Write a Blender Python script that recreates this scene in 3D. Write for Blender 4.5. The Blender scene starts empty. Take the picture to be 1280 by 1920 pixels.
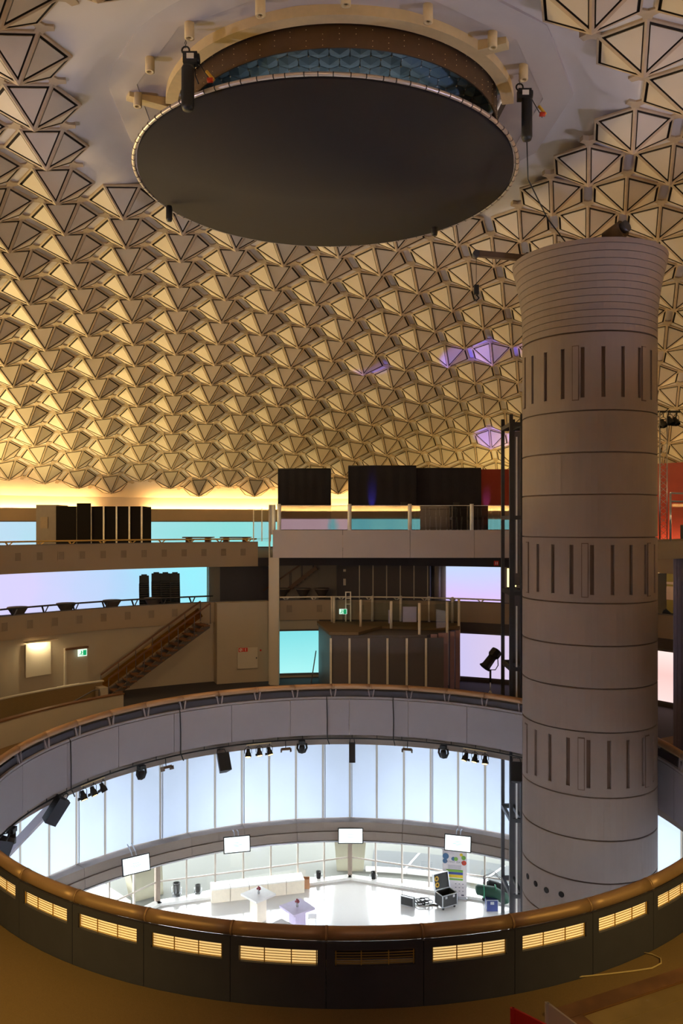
import bpy, math, random
from mathutils import Vector, Matrix
random.seed(7)
PI = math.pi
S = bpy.context.scene
COL = S.collection

# ------------------------------------------------------------------ camera, sky, lights, exposure
CX, CY, EYE = 0.1, 23.3, 17.0            # centre of the round well, camera height above the ground floor
cd = bpy.data.cameras.new('camera'); cam = bpy.data.objects.new('camera', cd); COL.objects.link(cam)
cam.location = (0, 0, EYE); cam.rotation_euler = (PI/2, 0, 0)
cd.sensor_width = 36; cd.lens = 1480/1920*36; cd.shift_y = 20/1920
cd.clip_start = .05; cd.clip_end = 800
S.camera = cam
S.view_settings.view_transform = 'Standard'; S.view_settings.look = 'None'
S.view_settings.exposure = 0.0; S.view_settings.gamma = 1.0; S.view_settings.use_curve_mapping = False

w = bpy.data.worlds.new('overcast_sky'); S.world = w; w.use_nodes = True
wb = w.node_tree.nodes['Background']; wb.inputs[0].default_value = (.90, .95, 1.0, 1); wb.inputs[1].default_value = 21.0

def look(o, target):
    o.rotation_euler = (Vector(target)-o.location).to_track_quat('-Z', 'Y').to_euler()
def lamp(name, kind, loc, target, power, color, size=.5, size_y=None, angle=40, blend=.6):
    l = bpy.data.lights.new(name, kind); o = bpy.data.objects.new(name, l); COL.objects.link(o)
    o.location = loc; l.energy = power; l.color = color
    if kind == 'AREA':
        l.size = size
        if size_y: l.shape = 'RECTANGLE'; l.size_y = size_y
        if name == 'dome_flood': l.spread = math.radians(110)
    elif kind == 'SPOT':
        l.spot_size = math.radians(angle); l.spot_blend = blend; l.shadow_soft_size = size
    else: l.shadow_soft_size = size
    if target: look(o, target)
    return o
GOLD = (1, .74, .25); WARM = (1, .72, .42)
# flood lamps standing on the upper gallery behind its parapet, aimed at the dome
for ph, pw in ((-82, 5200), (-70, 6200), (-59, 6000), (-48, 4600), (-36, 1900), (-21, 700), (-6, 420), (12, 320), (30, 420), (46, 1000), (60, 1400)):
    q = math.radians(ph); rr = 33.5
    lamp('dome_uplight', 'SPOT', (CX+rr*math.sin(q), CY+rr*math.cos(q), 15.35), (CX+(rr-10)*math.sin(q+.12), CY+(rr-10)*math.cos(q+.12), 26), pw, (1, .75, .29), .25, None, 140, 1)
lamp('dome_flood', 'AREA', (-34, 32, 17.2), (-6, 38, 31), 900, (1, .72, .38), 5, .8)
lamp('dome_flood', 'AREA', (27, 20, 16.6), (8, 28, 29), 170, (1, .72, .42), 5, .8)
lamp('crown_fill', 'SPOT', (-17, 16, 16.2), (-2, 23, 28.5), 2700, (.66, .68, 1), .3, None, 46, .8)  # pair of unseen fill spots, added to cool and brighten the cap
lamp('crown_fill', 'SPOT', (16, 14, 16.2), (3, 22, 28.5), 2700, (.66, .68, 1), .3, None, 46, .8)
lamp('stage_wash', 'AREA', (12.5, 50.5, 17.4), (14, 57, 23), 320, GOLD, 3, .6)
lamp('blue_beam', 'SPOT', (-4.0, 43.6, 17.0), (7.3, 41.5, 26.0), 12000, (.16, .12, 1), .1, None, 11, .5)
lamp('blue_beam', 'SPOT', (-4.0, 43.6, 17.0), (2.0, 44.2, 26.2), 3000, (.16, .12, 1), .1, None, 10, .5)
lamp('blue_beam', 'SPOT', (8.0, 50.5, 17.0), (10.4, 51.5, 23.6), 1800, (.16, .12, 1), .1, None, 30, .6)
# gallery lamps behind and beside the camera
lamp('gallery_lamp', 'AREA', (0, -4, 22), (3, 24, 13), 235, (1, .83, .72), 8, 3)
lamp('carpet_lamp', 'SPOT', (-9, 8.0, 14.5), (-6.5, 13.0, 8.9), 1700, (1, .76, .22), .3, None, 70, 1)
lamp('carpet_lamp', 'SPOT', (9.5, 8.5, 14.5), (7.0, 13.6, 8.9), 1500, (1, .76, .22), .3, None, 70, 1)
lamp('lower_gallery_lamp', 'AREA', (-9, 25, 14.2), (-14.5, 34, 9.5), 95, (1, .78, .42), 1.5, .5)
lamp('lower_gallery_lamp', 'AREA', (-2, 30, 15.0), (-6, 41, 11), 110, (1, .76, .46), 1.5, .5)
lamp('painting_fill', 'AREA', (15.0, 36.5, 14.5), (16.5, 39, 13.2), 14, (1, .8, .5), .8, .3)  # unseen fill added so the ochre painting shows

# ------------------------------------------------------------------ materials
def lin(c):
    r = []
    for v in c[:3]:
        v /= 255.0
        r.append(v/12.92 if v <= .04045 else ((v+.055)/1.055)**2.4)
    return (*r, 1)
MATS = {}
def mat(name, rgb, rough=.6, metal=0.0, var=.10, scale=6.0, bump=0.0, emit=None, strength=0.0, spec=None):
    if name in MATS: return MATS[name]
    m = bpy.data.materials.new(name); m.use_nodes = True; nt = m.node_tree; b = nt.nodes['Principled BSDF']
    c = lin(rgb)
    tc = nt.nodes.new('ShaderNodeTexCoord'); nz = nt.nodes.new('ShaderNodeTexNoise'); nz.inputs['Scale'].default_value = scale
    nz.inputs['Detail'].default_value = 4
    nt.links.new(tc.outputs['Object'], nz.inputs['Vector'])
    mx = nt.nodes.new('ShaderNodeMix'); mx.data_type = 'RGBA'
    mx.inputs[6].default_value = (c[0]*(1-var), c[1]*(1-var), c[2]*(1-var), 1)
    mx.inputs[7].default_value = (min(1, c[0]*(1+var)), min(1, c[1]*(1+var)), min(1, c[2]*(1+var)), 1)
    nt.links.new(nz.outputs['Fac'], mx.inputs[0]); nt.links.new(mx.outputs[2], b.inputs['Base Color'])
    b.inputs['Roughness'].default_value = rough; b.inputs['Metallic'].default_value = metal
    if spec is not None: b.inputs['Specular IOR Level'].default_value = spec
    if bump:
        bp = nt.nodes.new('ShaderNodeBump'); bp.inputs['Strength'].default_value = bump
        n2 = nt.nodes.new('ShaderNodeTexNoise'); n2.inputs['Scale'].default_value = scale*8
        nt.links.new(tc.outputs['Object'], n2.inputs['Vector']); nt.links.new(n2.outputs['Fac'], bp.inputs['Height'])
        nt.links.new(bp.outputs['Normal'], b.inputs['Normal'])
    if emit:
        b.inputs['Emission Color'].default_value = lin(emit); b.inputs['Emission Strength'].default_value = strength
    MATS[name] = m; return m
def mat_screen(name, axis, p0, p1, stops, strength=1.0):
    """backlit sheet: the colour of its lamps drifts along one axis of the place"""
    m = bpy.data.materials.new(name); m.use_nodes = True; nt = m.node_tree; b = nt.nodes['Principled BSDF']
    b.inputs['Base Color'].default_value = (.05, .05, .05, 1); b.inputs['Roughness'].default_value = .4
    ge = nt.nodes.new('ShaderNodeNewGeometry'); sp = nt.nodes.new('ShaderNodeSeparateXYZ'); nt.links.new(ge.outputs['Position'], sp.inputs[0])
    mr = nt.nodes.new('ShaderNodeMapRange'); mr.inputs[1].default_value = p0; mr.inputs[2].default_value = p1
    nt.links.new(sp.outputs[axis], mr.inputs[0])
    nz = nt.nodes.new('ShaderNodeTexNoise'); nz.inputs['Scale'].default_value = .35; nt.links.new(ge.outputs['Position'], nz.inputs['Vector'])
    ad = nt.nodes.new('ShaderNodeMath'); ad.operation = 'MULTIPLY_ADD'; ad.inputs[1].default_value = .35
    nt.links.new(nz.outputs['Fac'], ad.inputs[0])
    sb = nt.nodes.new('ShaderNodeMath'); sb.operation = 'SUBTRACT'; sb.inputs[1].default_value = .17
    nt.links.new(mr.outputs[0], sb.inputs[0]); nt.links.new(sb.outputs[0], ad.inputs[2])
    cr = nt.nodes.new('ShaderNodeValToRGB'); nt.links.new(ad.outputs[0], cr.inputs[0])
    e = cr.color_ramp.elements
    for k, (pos, c) in enumerate(stops):
        q = e[k] if k < 2 else e.new(pos)
        q.position = pos; q.color = lin(c)
    nt.links.new(cr.outputs[0], b.inputs['Emission Color']); b.inputs['Emission Strength'].default_value = strength
    MATS[name] = m; return m
def mat_glass(name, tint=(1, 1, 1), refl=.10, rough=.02):
    m = bpy.data.materials.new(name); m.use_nodes = True; nt = m.node_tree; nt.nodes.remove(nt.nodes['Principled BSDF'])
    t = nt.nodes.new('ShaderNodeBsdfTransparent'); t.inputs[0].default_value = (*tint, 1)
    g = nt.nodes.new('ShaderNodeBsdfGlossy'); g.inputs['Roughness'].default_value = rough
    fr = nt.nodes.new('ShaderNodeLayerWeight'); fr.inputs[0].default_value = .15
    ma = nt.nodes.new('ShaderNodeMath'); ma.operation = 'MULTIPLY_ADD'; ma.inputs[1].default_value = .25; ma.inputs[2].default_value = refl
    nt.links.new(fr.outputs['Fresnel'], ma.inputs[0])
    x = nt.nodes.new('ShaderNodeMixShader'); nt.links.new(ma.outputs[0], x.inputs[0])
    nt.links.new(t.outputs[0], x.inputs[1]); nt.links.new(g.outputs[0], x.inputs[2])
    nt.links.new(x.outputs[0], nt.nodes['Material Output'].inputs[0]); MATS[name] = m; return m
def mat_translucent(name, rgb, mixf=.5):
    m = bpy.data.materials.new(name); m.use_nodes = True; nt = m.node_tree; nt.nodes.remove(nt.nodes['Principled BSDF'])
    a = nt.nodes.new('ShaderNodeBsdfTranslucent'); d = nt.nodes.new('ShaderNodeBsdfDiffuse')
    c = lin(rgb); a.inputs[0].default_value = c; d.inputs[0].default_value = c
    tc = nt.nodes.new('ShaderNodeTexCoord'); nz = nt.nodes.new('ShaderNodeTexNoise'); nz.inputs['Scale'].default_value = .8
    nt.links.new(tc.outputs['Object'], nz.inputs['Vector'])
    mx = nt.nodes.new('ShaderNodeMix'); mx.data_type = 'RGBA'; mx.inputs[6].default_value = tuple(v*.93 for v in c[:3])+(1,); mx.inputs[7].default_value = c
    nt.links.new(nz.outputs['Fac'], mx.inputs[0]); nt.links.new(mx.outputs[2], a.inputs[0])
    x = nt.nodes.new('ShaderNodeMixShader'); x.inputs[0].default_value = mixf
    nt.links.new(a.outputs[0], x.inputs[1]); nt.links.new(d.outputs[0], x.inputs[2])
    nt.links.new(x.outputs[0], nt.nodes['Material Output'].inputs[0]); MATS[name] = m; return m
def mat_wood(name, c1, c2, rough=.5, sc=(1.2, 1.2, 9)):
    m = mat(name, c1, rough); nt = m.node_tree; b = nt.nodes['Principled BSDF']
    wv = nt.nodes.new('ShaderNodeTexWave'); wv.wave_type = 'BANDS'; wv.bands_direction = 'Z'; wv.inputs['Scale'].default_value = 1.0
    wv.inputs['Distortion'].default_value = 6; wv.inputs['Detail'].default_value = 3
    tc = nt.nodes.new('ShaderNodeTexCoord'); mp = nt.nodes.new('ShaderNodeMapping'); mp.inputs['Scale'].default_value = sc
    nt.links.new(tc.outputs['Object'], mp.inputs[0]); nt.links.new(mp.outputs[0], wv.inputs['Vector'])
    mx = nt.nodes.new('ShaderNodeMix'); mx.data_type = 'RGBA'; mx.inputs[6].default_value = lin(c1); mx.inputs[7].default_value = lin(c2)
    nt.links.new(wv.outputs['Fac'], mx.inputs[0]); nt.links.new(mx.outputs[2], b.inputs['Base Color']); return m

M_panel = mat('dome_panel', (212, 196, 176), .55, var=.06, scale=1.5)
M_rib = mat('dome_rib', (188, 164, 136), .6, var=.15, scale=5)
M_groove_shade = mat('groove_shade', (40, 28, 18), .9)  # near-black colour deepens the shadow in the gaps round each panel
M_shell = mat('dome_plaster', (222, 210, 202), .8, var=.05, scale=.8, bump=.03)
M_step = mat('dome_step', (196, 184, 176), .8, var=.06, scale=1)
M_cream = mat('cream_steel', (220, 196, 148), .5)
M_brownband = mat('brown_band', (92, 70, 48), .7, var=.2)
M_hex = mat('blue_hexagon', (112, 138, 152), .6, var=.12, scale=2)
M_stud = mat('pale_stud', (235, 235, 230), .3)
M_felt = mat('black_felt', (30, 24, 25), .95, var=.08)
M_silver = mat('silver_tube', (205, 190, 180), .35, .7)
M_black = mat('black_metal', (24, 23, 25), .5)
M_blackcase = mat('speaker_black', (34, 34, 46), .55)
M_orange = mat('hoist_red', (200, 60, 30), .5); M_yellow = mat('hoist_yellow', (225, 180, 60), .5)
M_concrete = mat('tower_concrete', (134, 117, 108), .75, var=.06, scale=1.5, bump=.05)
M_joint = mat('tower_joint', (96, 74, 62), .9)
M_hole_shade = mat('hole_shade', (22, 16, 14), .9)  # dark colour stands for the shade inside the tower's openings
M_fascia = mat('fascia_paint', (150, 141, 147), .6, var=.04, scale=1.5)
M_outer = mat('parapet_black', (62, 58, 68), .6, var=.15, scale=3)
M_stagef = mat('stage_fascia', (178, 166, 166), .6, var=.04, scale=1.5)
M_copper = mat('copper_rail', (176, 136, 102), .5, .45, var=.1, scale=3)
M_grille = mat('grille_brass', (200, 160, 84), .4, .4)
M_white = mat('white_paint', (232, 228, 222), .5)
M_carpet = mat('gold_carpet', (122, 92, 52), .95, var=.28, scale=60, bump=.3)
M_carpetd = mat('dark_carpet', (58, 52, 56), .95, var=.2, scale=40, bump=.2)
M_beige = mat('beige_wall', (176, 160, 140), .7, var=.06, scale=1)
M_beigel = mat('pale_wall', (200, 186, 168), .7, var=.05, scale=1)
M_vent = mat('vent_recess', (134, 115, 95), .8)
M_slab = mat('slab_paint', (140, 126, 112), .8)
M_shelldark = mat('outer_shell', (150, 150, 150), .8)
M_dark = mat('dark_panel', (96, 88, 90), .55, var=.08)
M_dark2 = mat('dark_wall', (84, 74, 70), .7)
M_hutside = mat('hut_side', (120, 108, 100), .8)
M_hut = mat('hut_panel', (24, 19, 18), .95, spec=.1)
M_strip = mat('aluminium_strip', (236, 224, 206), .4, .1)
M_red = mat('red_wall', (158, 52, 26), .6, var=.06)
M_curtain = mat('black_curtain', (30, 28, 40), .9, var=.2, scale=4)
M_steel = mat('lift_steel', (64, 62, 66), .45, .3)
M_woodr = mat_wood('reddish_wood', (120, 78, 46), (96, 60, 36))
M_woodg = mat_wood('golden_wood', (142, 114, 70), (118, 92, 54), .55, (.6, .6, 12))
M_beam = mat_wood('board_marked_concrete', (168, 152, 142), (138, 124, 116), .85, (.5, .5, 26))
M_floorw = mat('pale_floor', (222, 218, 214), .13, var=.03, scale=1, spec=.6)
M_sill = mat('white_sill', (236, 234, 230), .3)
M_pave = mat('pavement', (116, 116, 108), .9, var=.06, scale=3)
M_road = mat('asphalt', (90, 92, 92), .9, var=.1, scale=2)
M_conc2 = mat('pale_concrete', (140, 134, 112), .8, var=.08, scale=1)
M_mull = mat('pale_mullion', (196, 184, 172), .5); M_post = mat('bronze_post', (150, 132, 118), .5)
M_fabric = mat_translucent('white_fabric', (196, 203, 214), .24)
M_seam = mat_translucent('fabric_seam', (182, 178, 172), .30)
M_pane = mat_glass('window_glass', (.96, .98, .98), .05)
M_rail_glass = mat_glass('rail_glass', (.93, .96, .96), .03)
M_mirror_glass = mat_glass('stage_glass', (.7, .72, .74), .42, .015)
M_lilac = mat('lilac_paint', (206, 192, 222), .4); M_cream2 = mat('cream_paint', (232, 220, 200), .45)
M_lens = mat('warm_lens', (255, 200, 120), .3, emit=(255, 206, 120), strength=6)
M_lampw = mat('lamp_tube', (255, 230, 170), .3, emit=(255, 208, 120), strength=7)
M_slotlamp = mat('slot_lamp', (255, 214, 130), .5, emit=(255, 220, 146), strength=.72)
M_cove = mat('cove_tube', (255, 220, 150), .3, emit=(255, 208, 128), strength=60)
M_tv = mat('tv_picture', (240, 250, 250), .2, emit=(238, 250, 250), strength=1.0)
M_tvink = mat('tv_ink', (150, 200, 200), .3, emit=(176, 220, 220), strength=.8)
M_green = mat('exit_green', (0, 150, 90), .4, emit=(20, 170, 110), strength=.8)
M_exitw = mat('exit_white', (235, 255, 245), .4, emit=(225, 255, 240), strength=1.0)
M_signred = mat('sign_red', (205, 36, 28), .5); M_signw = mat('sign_white', (240, 236, 230), .5)
M_alu = mat('aluminium', (200, 202, 206), .3, .8); M_case = mat('case_black', (44, 42, 42), .6)
M_bagg = mat('green_bag', (20, 60, 44), .7); M_bagk = mat('black_bag', (34, 36, 36), .7)
M_blue = mat('blue_box', (52, 62, 120), .5); M_card = mat('cardboard', (190, 140, 104), .8)
M_bluel = mat('banner_blue', (52, 72, 150), .6); M_greenl = mat('banner_green', (126, 176, 70), .6); M_yell = mat('banner_yellow', (236, 202, 50), .6)
M_bpaper = mat('banner_paper', (236, 228, 232), .6); M_ink = mat('banner_ink', (120, 110, 130), .6); M_sea = mat('banner_sea', (74, 110, 150), .6)
M_tape = mat('tape_yellow', (220, 176, 70), .6); M_cable = mat('pale_cable', (190, 160, 110), .6)
M_ochre = mat('ochre_wall', (150, 126, 60), .7); M_pink = mat('pink_paint', (206, 170, 150), .7)
M_plant = mat('flower', (150, 70, 80), .7)
M_purple = mat('purple_column', (96, 88, 112), .5)
M_coveroff = mat('table_cover', (84, 72, 66), .8); M_top = mat('table_top', (150, 138, 126), .5)

# ------------------------------------------------------------------ mesh helpers
class MB:
    def __init__(s): s.v = []; s.f = []; s.m = []; s.s = []
    def add(s, vs, fs, mat=0, smooth=False):
        o = len(s.v); s.v += [tuple(v) for v in vs]
        for f in fs: s.f.append([i+o for i in f]); s.m.append(mat); s.s.append(smooth)
        return s
    def hexa(s, p, mat=0):        # 8 corners: bottom ring 0-3, top ring 4-7
        return s.add(p, [(3, 2, 1, 0), (4, 5, 6, 7), (0, 1, 5, 4), (1, 2, 6, 5), (2, 3, 7, 6), (3, 0, 4, 7)], mat)
    def box(s, c, d, rz=0, mat=0, M=None):
        x, y, z = d[0]/2, d[1]/2, d[2]/2
        P = [Vector(p) for p in ((-x, -y, -z), (x, -y, -z), (x, y, -z), (-x, y, -z), (-x, -y, z), (x, -y, z), (x, y, z), (-x, y, z))]
        R = M if M is not None else Matrix.Rotation(rz, 3, 'Z')
        return s.hexa([R @ p + Vector(c) for p in P], mat)
    def bar(s, a, b, wd, ht, mat=0, up=(0, 0, 1)):
        a, b = Vector(a), Vector(b); d = (b-a); L = d.length; d.normalize(); u = Vector(up)
        if abs(d.dot(u)) > .98: u = Vector((0, 1, 0))
        r = d.cross(u).normalized(); u = r.cross(d)
        q = [a-r*wd/2-u*ht/2, a+r*wd/2-u*ht/2, b+r*wd/2-u*ht/2, b-r*wd/2-u*ht/2]
        return s.hexa(q+[p+u*ht for p in q], mat)
    def tube(s, pts, r, n=8, closed=False, mat=0, smooth=True):
        pts = [Vector(p) for p in pts]; N = len(pts); rs = r if isinstance(r, (list, tuple)) else [r]*N
        vs = []; prev = None
        for i, p in enumerate(pts):
            if closed: t = pts[(i+1) % N]-pts[i-1]
            else: t = pts[min(i+1, N-1)]-pts[max(i-1, 0)]
            t.normalize()
            if prev is None:
                u = Vector((0, 0, 1)) if abs(t.z) < .9 else Vector((1, 0, 0))
            else: u = prev
            u = (u-t*u.dot(t)).normalized(); prev = u; q = t.cross(u)
            for k in range(n):
                a = 2*PI*k/n; vs.append(p+(u*math.cos(a)+q*math.sin(a))*rs[i])
        fs = []
        for i in range(N if closed else N-1):
            j = (i+1) % N
            for k in range(n):
                l = (k+1) % n; fs.append((i*n+k, i*n+l, j*n+l, j*n+k))
        s.add(vs, fs, mat, smooth)
        if not closed:
            o = len(s.v)-len(vs)
            s.f.append([o+k for k in range(n)][::-1]); s.m.append(mat); s.s.append(False)
            s.f.append([o+(N-1)*n+k for k in range(n)]); s.m.append(mat); s.s.append(False)
        return s
    def cyl(s, a, b, r, n=10, mat=0): return s.tube([a, b], r, n, False, mat)
    def lathe(s, prof, c=(0, 0, 0), n=24, a0=0, a1=2*PI, mat=0, smooth=True):
        full = abs(a1-a0-2*PI) < 1e-6; K = n if full else n+1; vs = []
        for i in range(K):
            a = a0+(a1-a0)*i/n
            for r, z in prof: vs.append((c[0]+r*math.sin(a), c[1]+r*math.cos(a), c[2]+z))
        fs = []; q = len(prof)
        for i in range(n):
            j = (i+1) % K
            for k in range(q-1): fs.append((i*q+k, i*q+k+1, j*q+k+1, j*q+k))
        return s.add(vs, fs, mat, smooth)
    def arcbox(s, r0, r1, z0, z1, a0, a1, n=8, mat=0, c=(CX, CY)):
        vs = []
        for i in range(n+1):
            a = math.radians(a0+(a1-a0)*i/n); sn, cs = math.sin(a), math.cos(a)
            for r, z in ((r0, z0), (r1, z0), (r1, z1), (r0, z1)): vs.append((c[0]+r*sn, c[1]+r*cs, z))
        fs = []
        for i in range(n):
            for k in range(4):
                l = (k+1) % 4; fs.append((i*4+k, i*4+l, i*4+4+l, i*4+4+k))
        fs.append((3, 2, 1, 0)); fs.append(tuple(n*4+k for k in range(4)))
        return s.add(vs, fs, mat)
    def prism(s, poly, z0, z1, mat=0):
        n = len(poly); vs = [(x, y, z0) for x, y in poly]+[(x, y, z1) for x, y in poly]
        return s.add(vs, [tuple(range(n))[::-1], tuple(range(n, 2*n))]+[(i, (i+1) % n, n+(i+1) % n, n+i) for i in range(n)], mat)
    def ball(s, c, r, n=10, mat=0, sc=(1, 1, 1)):
        k = n//2+1; vs = []
        for i in range(k):
            t = PI*i/(k-1)
            for j in range(n):
                a = 2*PI*j/n; vs.append((c[0]+r*sc[0]*math.sin(t)*math.cos(a), c[1]+r*sc[1]*math.sin(t)*math.sin(a), c[2]+r*sc[2]*math.cos(t)))
        return s.add(vs, [(i*n+j, (i+1)*n+j, (i+1)*n+(j+1) % n, i*n+(j+1) % n) for i in range(k-1) for j in range(n)], mat, True)
    def mesh(s, name, mats, org=(0, 0, 0)):
        me = bpy.data.meshes.new(name); ox, oy, oz = org
        me.from_pydata([(x-ox, y-oy, z-oz) for x, y, z in s.v], [], s.f)
        for m in (mats if isinstance(mats, (list, tuple)) else [mats]): me.materials.append(m)
        me.polygons.foreach_set('material_index', s.m); me.polygons.foreach_set('use_smooth', s.s); me.update()
        return me
    def build(s, name, mats, parent=None, kind=None):
        org = ORG.get(parent.name, (0, 0, 0)) if parent else (0, 0, 0)
        o = bpy.data.objects.new(name, s.mesh(name, mats, org)); COL.objects.link(o)
        if parent: o.parent = parent; ORG[o.name] = org
        if kind: o['kind'] = kind
        return o
ORG = {}
def tag(o, label=None, cat=None, group=None, kind=None):
    if label: o['label'] = label
    if cat: o['category'] = cat
    if group: o['group'] = group
    if kind: o['kind'] = kind
    return o
def thing(name, label, cat, loc=(0, 0, 0), rz=0, group=None, local=False):
    """an Empty at the base of a thing; world-built parts subtract its place, local-built parts do not"""
    o = bpy.data.objects.new(name, None); COL.objects.link(o); o.location = loc; o.rotation_euler = (0, 0, rz); o.empty_display_size = .2
    ORG[o.name] = (0, 0, 0) if local else tuple(loc)
    return tag(o, label, cat, group)
def struct(name, kind='structure', loc=(0, 0, 0)):
    o = bpy.data.objects.new(name, None); COL.objects.link(o); o.location = loc; ORG[o.name] = tuple(loc); o['kind'] = kind; return o
def dup(root, loc, rz=0, label=None, group=None, rot=None):
    r = root.copy(); COL.objects.link(r); r.location = loc; r.rotation_euler = rot if rot else (0, 0, rz)
    if label: r['label'] = label
    if group: r['group'] = group
    for ch in list(root.children):
        c = ch.copy(); COL.objects.link(c); c.parent = r
        for g in ch.children:
            d = g.copy(); COL.objects.link(d); d.parent = c
    return r
def P(r, deg, z): a = math.radians(deg); return Vector((CX+r*math.sin(a), CY+r*math.cos(a), z))
def px(x, y, d): return Vector(((x-640)/1480*d, d, EYE+(980-y)/1480*d))    # a measured pixel at a known distance
Z1, Z2, Z3 = 8.9, 12.05, 15.1             # floors of the three galleries

# ------------------------------------------------------------------ the setting: floors, slabs, outer shell
MB().lathe([(0, 0), (14.62, 0)], (CX, CY, 0), 60, mat=0).build('floor', M_floorw, kind='structure')
MB().arcbox(9.97, 18.7, Z1-.5, Z1, -180, 180, 120).build('floor', M_carpetd, kind='structure')
MB().arcbox(10.18, 14.2, Z1+.001, Z1+.012, -180, -55, 40).arcbox(10.18, 14.2, Z1+.001, Z1+.012, 62, 180, 40).build('floor_carpet', M_carpet, kind='structure')
MB().arcbox(10.36, 19.5, 7.85, Z1-.5, -180, 180, 120).build('ceiling_lower', M_slab, kind='structure')
MB().arcbox(18.08, 27, 11.94, Z2, -135, 135, 100).build('floor', M_carpetd, kind='structure')
MB().arcbox(19.98, 37.6, 14.66, Z3, -128, 128, 100).build('floor', M_carpetd, kind='structure')
MB().arcbox(23.05, 37.6, 14.65, Z3, 128.2, 231.8, 60).build('floor', M_carpetd, kind='structure')
sh = MB(); sh.lathe([(19.5, 7.85), (30, 10.5), (38.2, 14.4), (38.2, 19.0)], (CX, CY, 0), 90); sh.build('wall_outer', M_shelldark, kind='structure')
MB().arcbox(37.62, 37.8, Z3, 19.1, -180, 180, 120).build('wall_cove', M_shell, kind='structure')
# ground outside
MB().arcbox(14.7, 300, -.25, -.12, -180, 180, 60).build('ground', M_pave, kind='structure')
road = MB()
road.arcbox(15.85, 18.0, -.119, -.10, 5, 95, 40)
road.build('road', M_road, kind='structure')
kb = struct('trim_3')
for k in range(12): MB().arcbox(15.45, 15.75, -.119, .03, 4+7.5*k+.04, 4+7.5*k+7.46, 4).build('kerb_stone', M_white, kb)
lines = MB()
for k in range(8): lines.bar(P(16.0, 11+7*k, -.095), P(17.95, 12.6+7*k, -.095), .1, .01)
lines.build('road_marking', M_white, kind='structure')

# ------------------------------------------------------------------ the dome: 77 m sphere, pyramids on a flat hexagonal grid
RS, ZA = 77.234, EYE+10.865
TH, SP = -0.228, 2.353
BX, BY = SP*math.sin(TH), SP*math.cos(TH); AX, AY = SP*math.sin(TH+PI/3), SP*math.cos(TH+PI/3)
def ztip(r): return ZA-(RS-math.sqrt(RS*RS-r*r))
RB, DH = 1.155, .70
def shell_dz(r):
    t = min(1, max(0, (8.0-r)/1.8)); return DH+.07+.5*t*t*(3-2*t)
prof = [(4.75+(8.5-4.75)*k/10) for k in range(11)]+[8.5+(37.8-8.5)*k/34 for k in range(1, 35)]
dome = MB(); dome.lathe([(r, ztip(r)+shell_dz(r)) for r in prof], (CX, CY, 0), 96)
dome = dome.build('ceiling', M_shell, kind='structure')
def pyramid_parts(cx, cy):
    """(frame faces, six panels) of one hexagonal pyramid pointing down, its rim following the dome"""
    def base(x, y, off=0): r = math.hypot(x-CX, y-CY); return Vector((x, y, ztip(r)+DH+off))
    tip = Vector((cx, cy, ztip(math.hypot(cx-CX, cy-CY))))
    ring = []; top = []
    for m in range(6):
        a = TH+math.radians(30+60*m); x, y = cx+RB*math.sin(a), cy+RB*math.cos(a)
        ring.append(base(x, y)); top.append(base(x, y, .08))
    F = MB(); panels = []
    for m in range(6):
        A, B = ring[m], ring[(m+1) % 6]; T = tip
        F.add([A, B, top[(m+1) % 6], top[m]], [(0, 1, 2, 3)], 0)
        oa, ob = (A-tip).to_2d().normalized()*.05, (B-tip).to_2d().normalized()*.05
        A2, B2 = base(A.x+oa.x, A.y+oa.y, .02), base(B.x+ob.x, B.y+ob.y, .02)
        F.add([A, B, B2, A2], [(0, 1, 2, 3)], 0); F.add([A2, B2, B2+Vector((0, 0, .05)), A2+Vector((0, 0, .05))], [(0, 1, 2, 3)], 0)
        n = (B-A).cross(T-A).normalized()
        if n.z > 0: n = -n
        G = (A+B+T)/3
        def inset(wb, wh):
            out = []; V = [A, B, T]; W = [wb, wh, wh]          # base edge A-B, hips B-T and T-A
            for i in range(3):
                p, q, r_ = V[i-1], V[i], V[(i+1) % 3]
                n1 = n.cross((q-p).normalized()); n2 = n.cross((r_-q).normalized())
                if n1.dot(G-q) < 0: n1 = -n1
                if n2.dot(G-q) < 0: n2 = -n2
                c = n1.dot(n2); w1, w2 = W[i-1], W[i]
                out.append(q+n1*((w1-w2*c)/(1-c*c))+n2*((w2-w1*c)/(1-c*c)))
            return out
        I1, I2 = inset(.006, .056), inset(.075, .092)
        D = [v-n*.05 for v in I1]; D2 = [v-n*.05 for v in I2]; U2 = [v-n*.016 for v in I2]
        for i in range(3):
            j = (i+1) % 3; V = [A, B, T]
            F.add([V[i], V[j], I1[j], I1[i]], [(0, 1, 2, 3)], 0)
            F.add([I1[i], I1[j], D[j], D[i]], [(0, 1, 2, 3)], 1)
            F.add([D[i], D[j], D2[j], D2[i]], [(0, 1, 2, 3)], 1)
        pv = U2+D2
        panels.append((pv, [(0, 1, 2), (0, 1, 4, 3), (1, 2, 5, 4), (2, 0, 3, 5)]))
    return F, panels
units = []
for i in range(-40, 41):
    for j in range(-40, 41):
        x = CX-.731+i*BX+j*AX; y = CY+10.299+i*BY+j*AY
        r = math.hypot(x-CX, y-CY)
        if r < 7.58 or r > 36.35: continue
        z = ztip(r)
        vis = 0
        if y > 2:
            u = 640+1480*x/y; v = 980-1480*(z-EYE)/y; m_ = 1480*1.3/y
            if -m_ < u < 1280+m_ and -m_ < v < 1000:
                vis = 1/y
                if 985 < u < 1215 and v > 470: vis = 0
                if ((u-608)/340)**2+((v-300)/140)**2 < 1: vis = 0
        units.append((vis, x, y, i, j, r))
units.sort(key=lambda t: -t[0])
SKIP = {(-4, -4)}
units = [t for t in units if (t[3], t[4]) not in SKIP]
field = MB(); npan = 0
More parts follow.
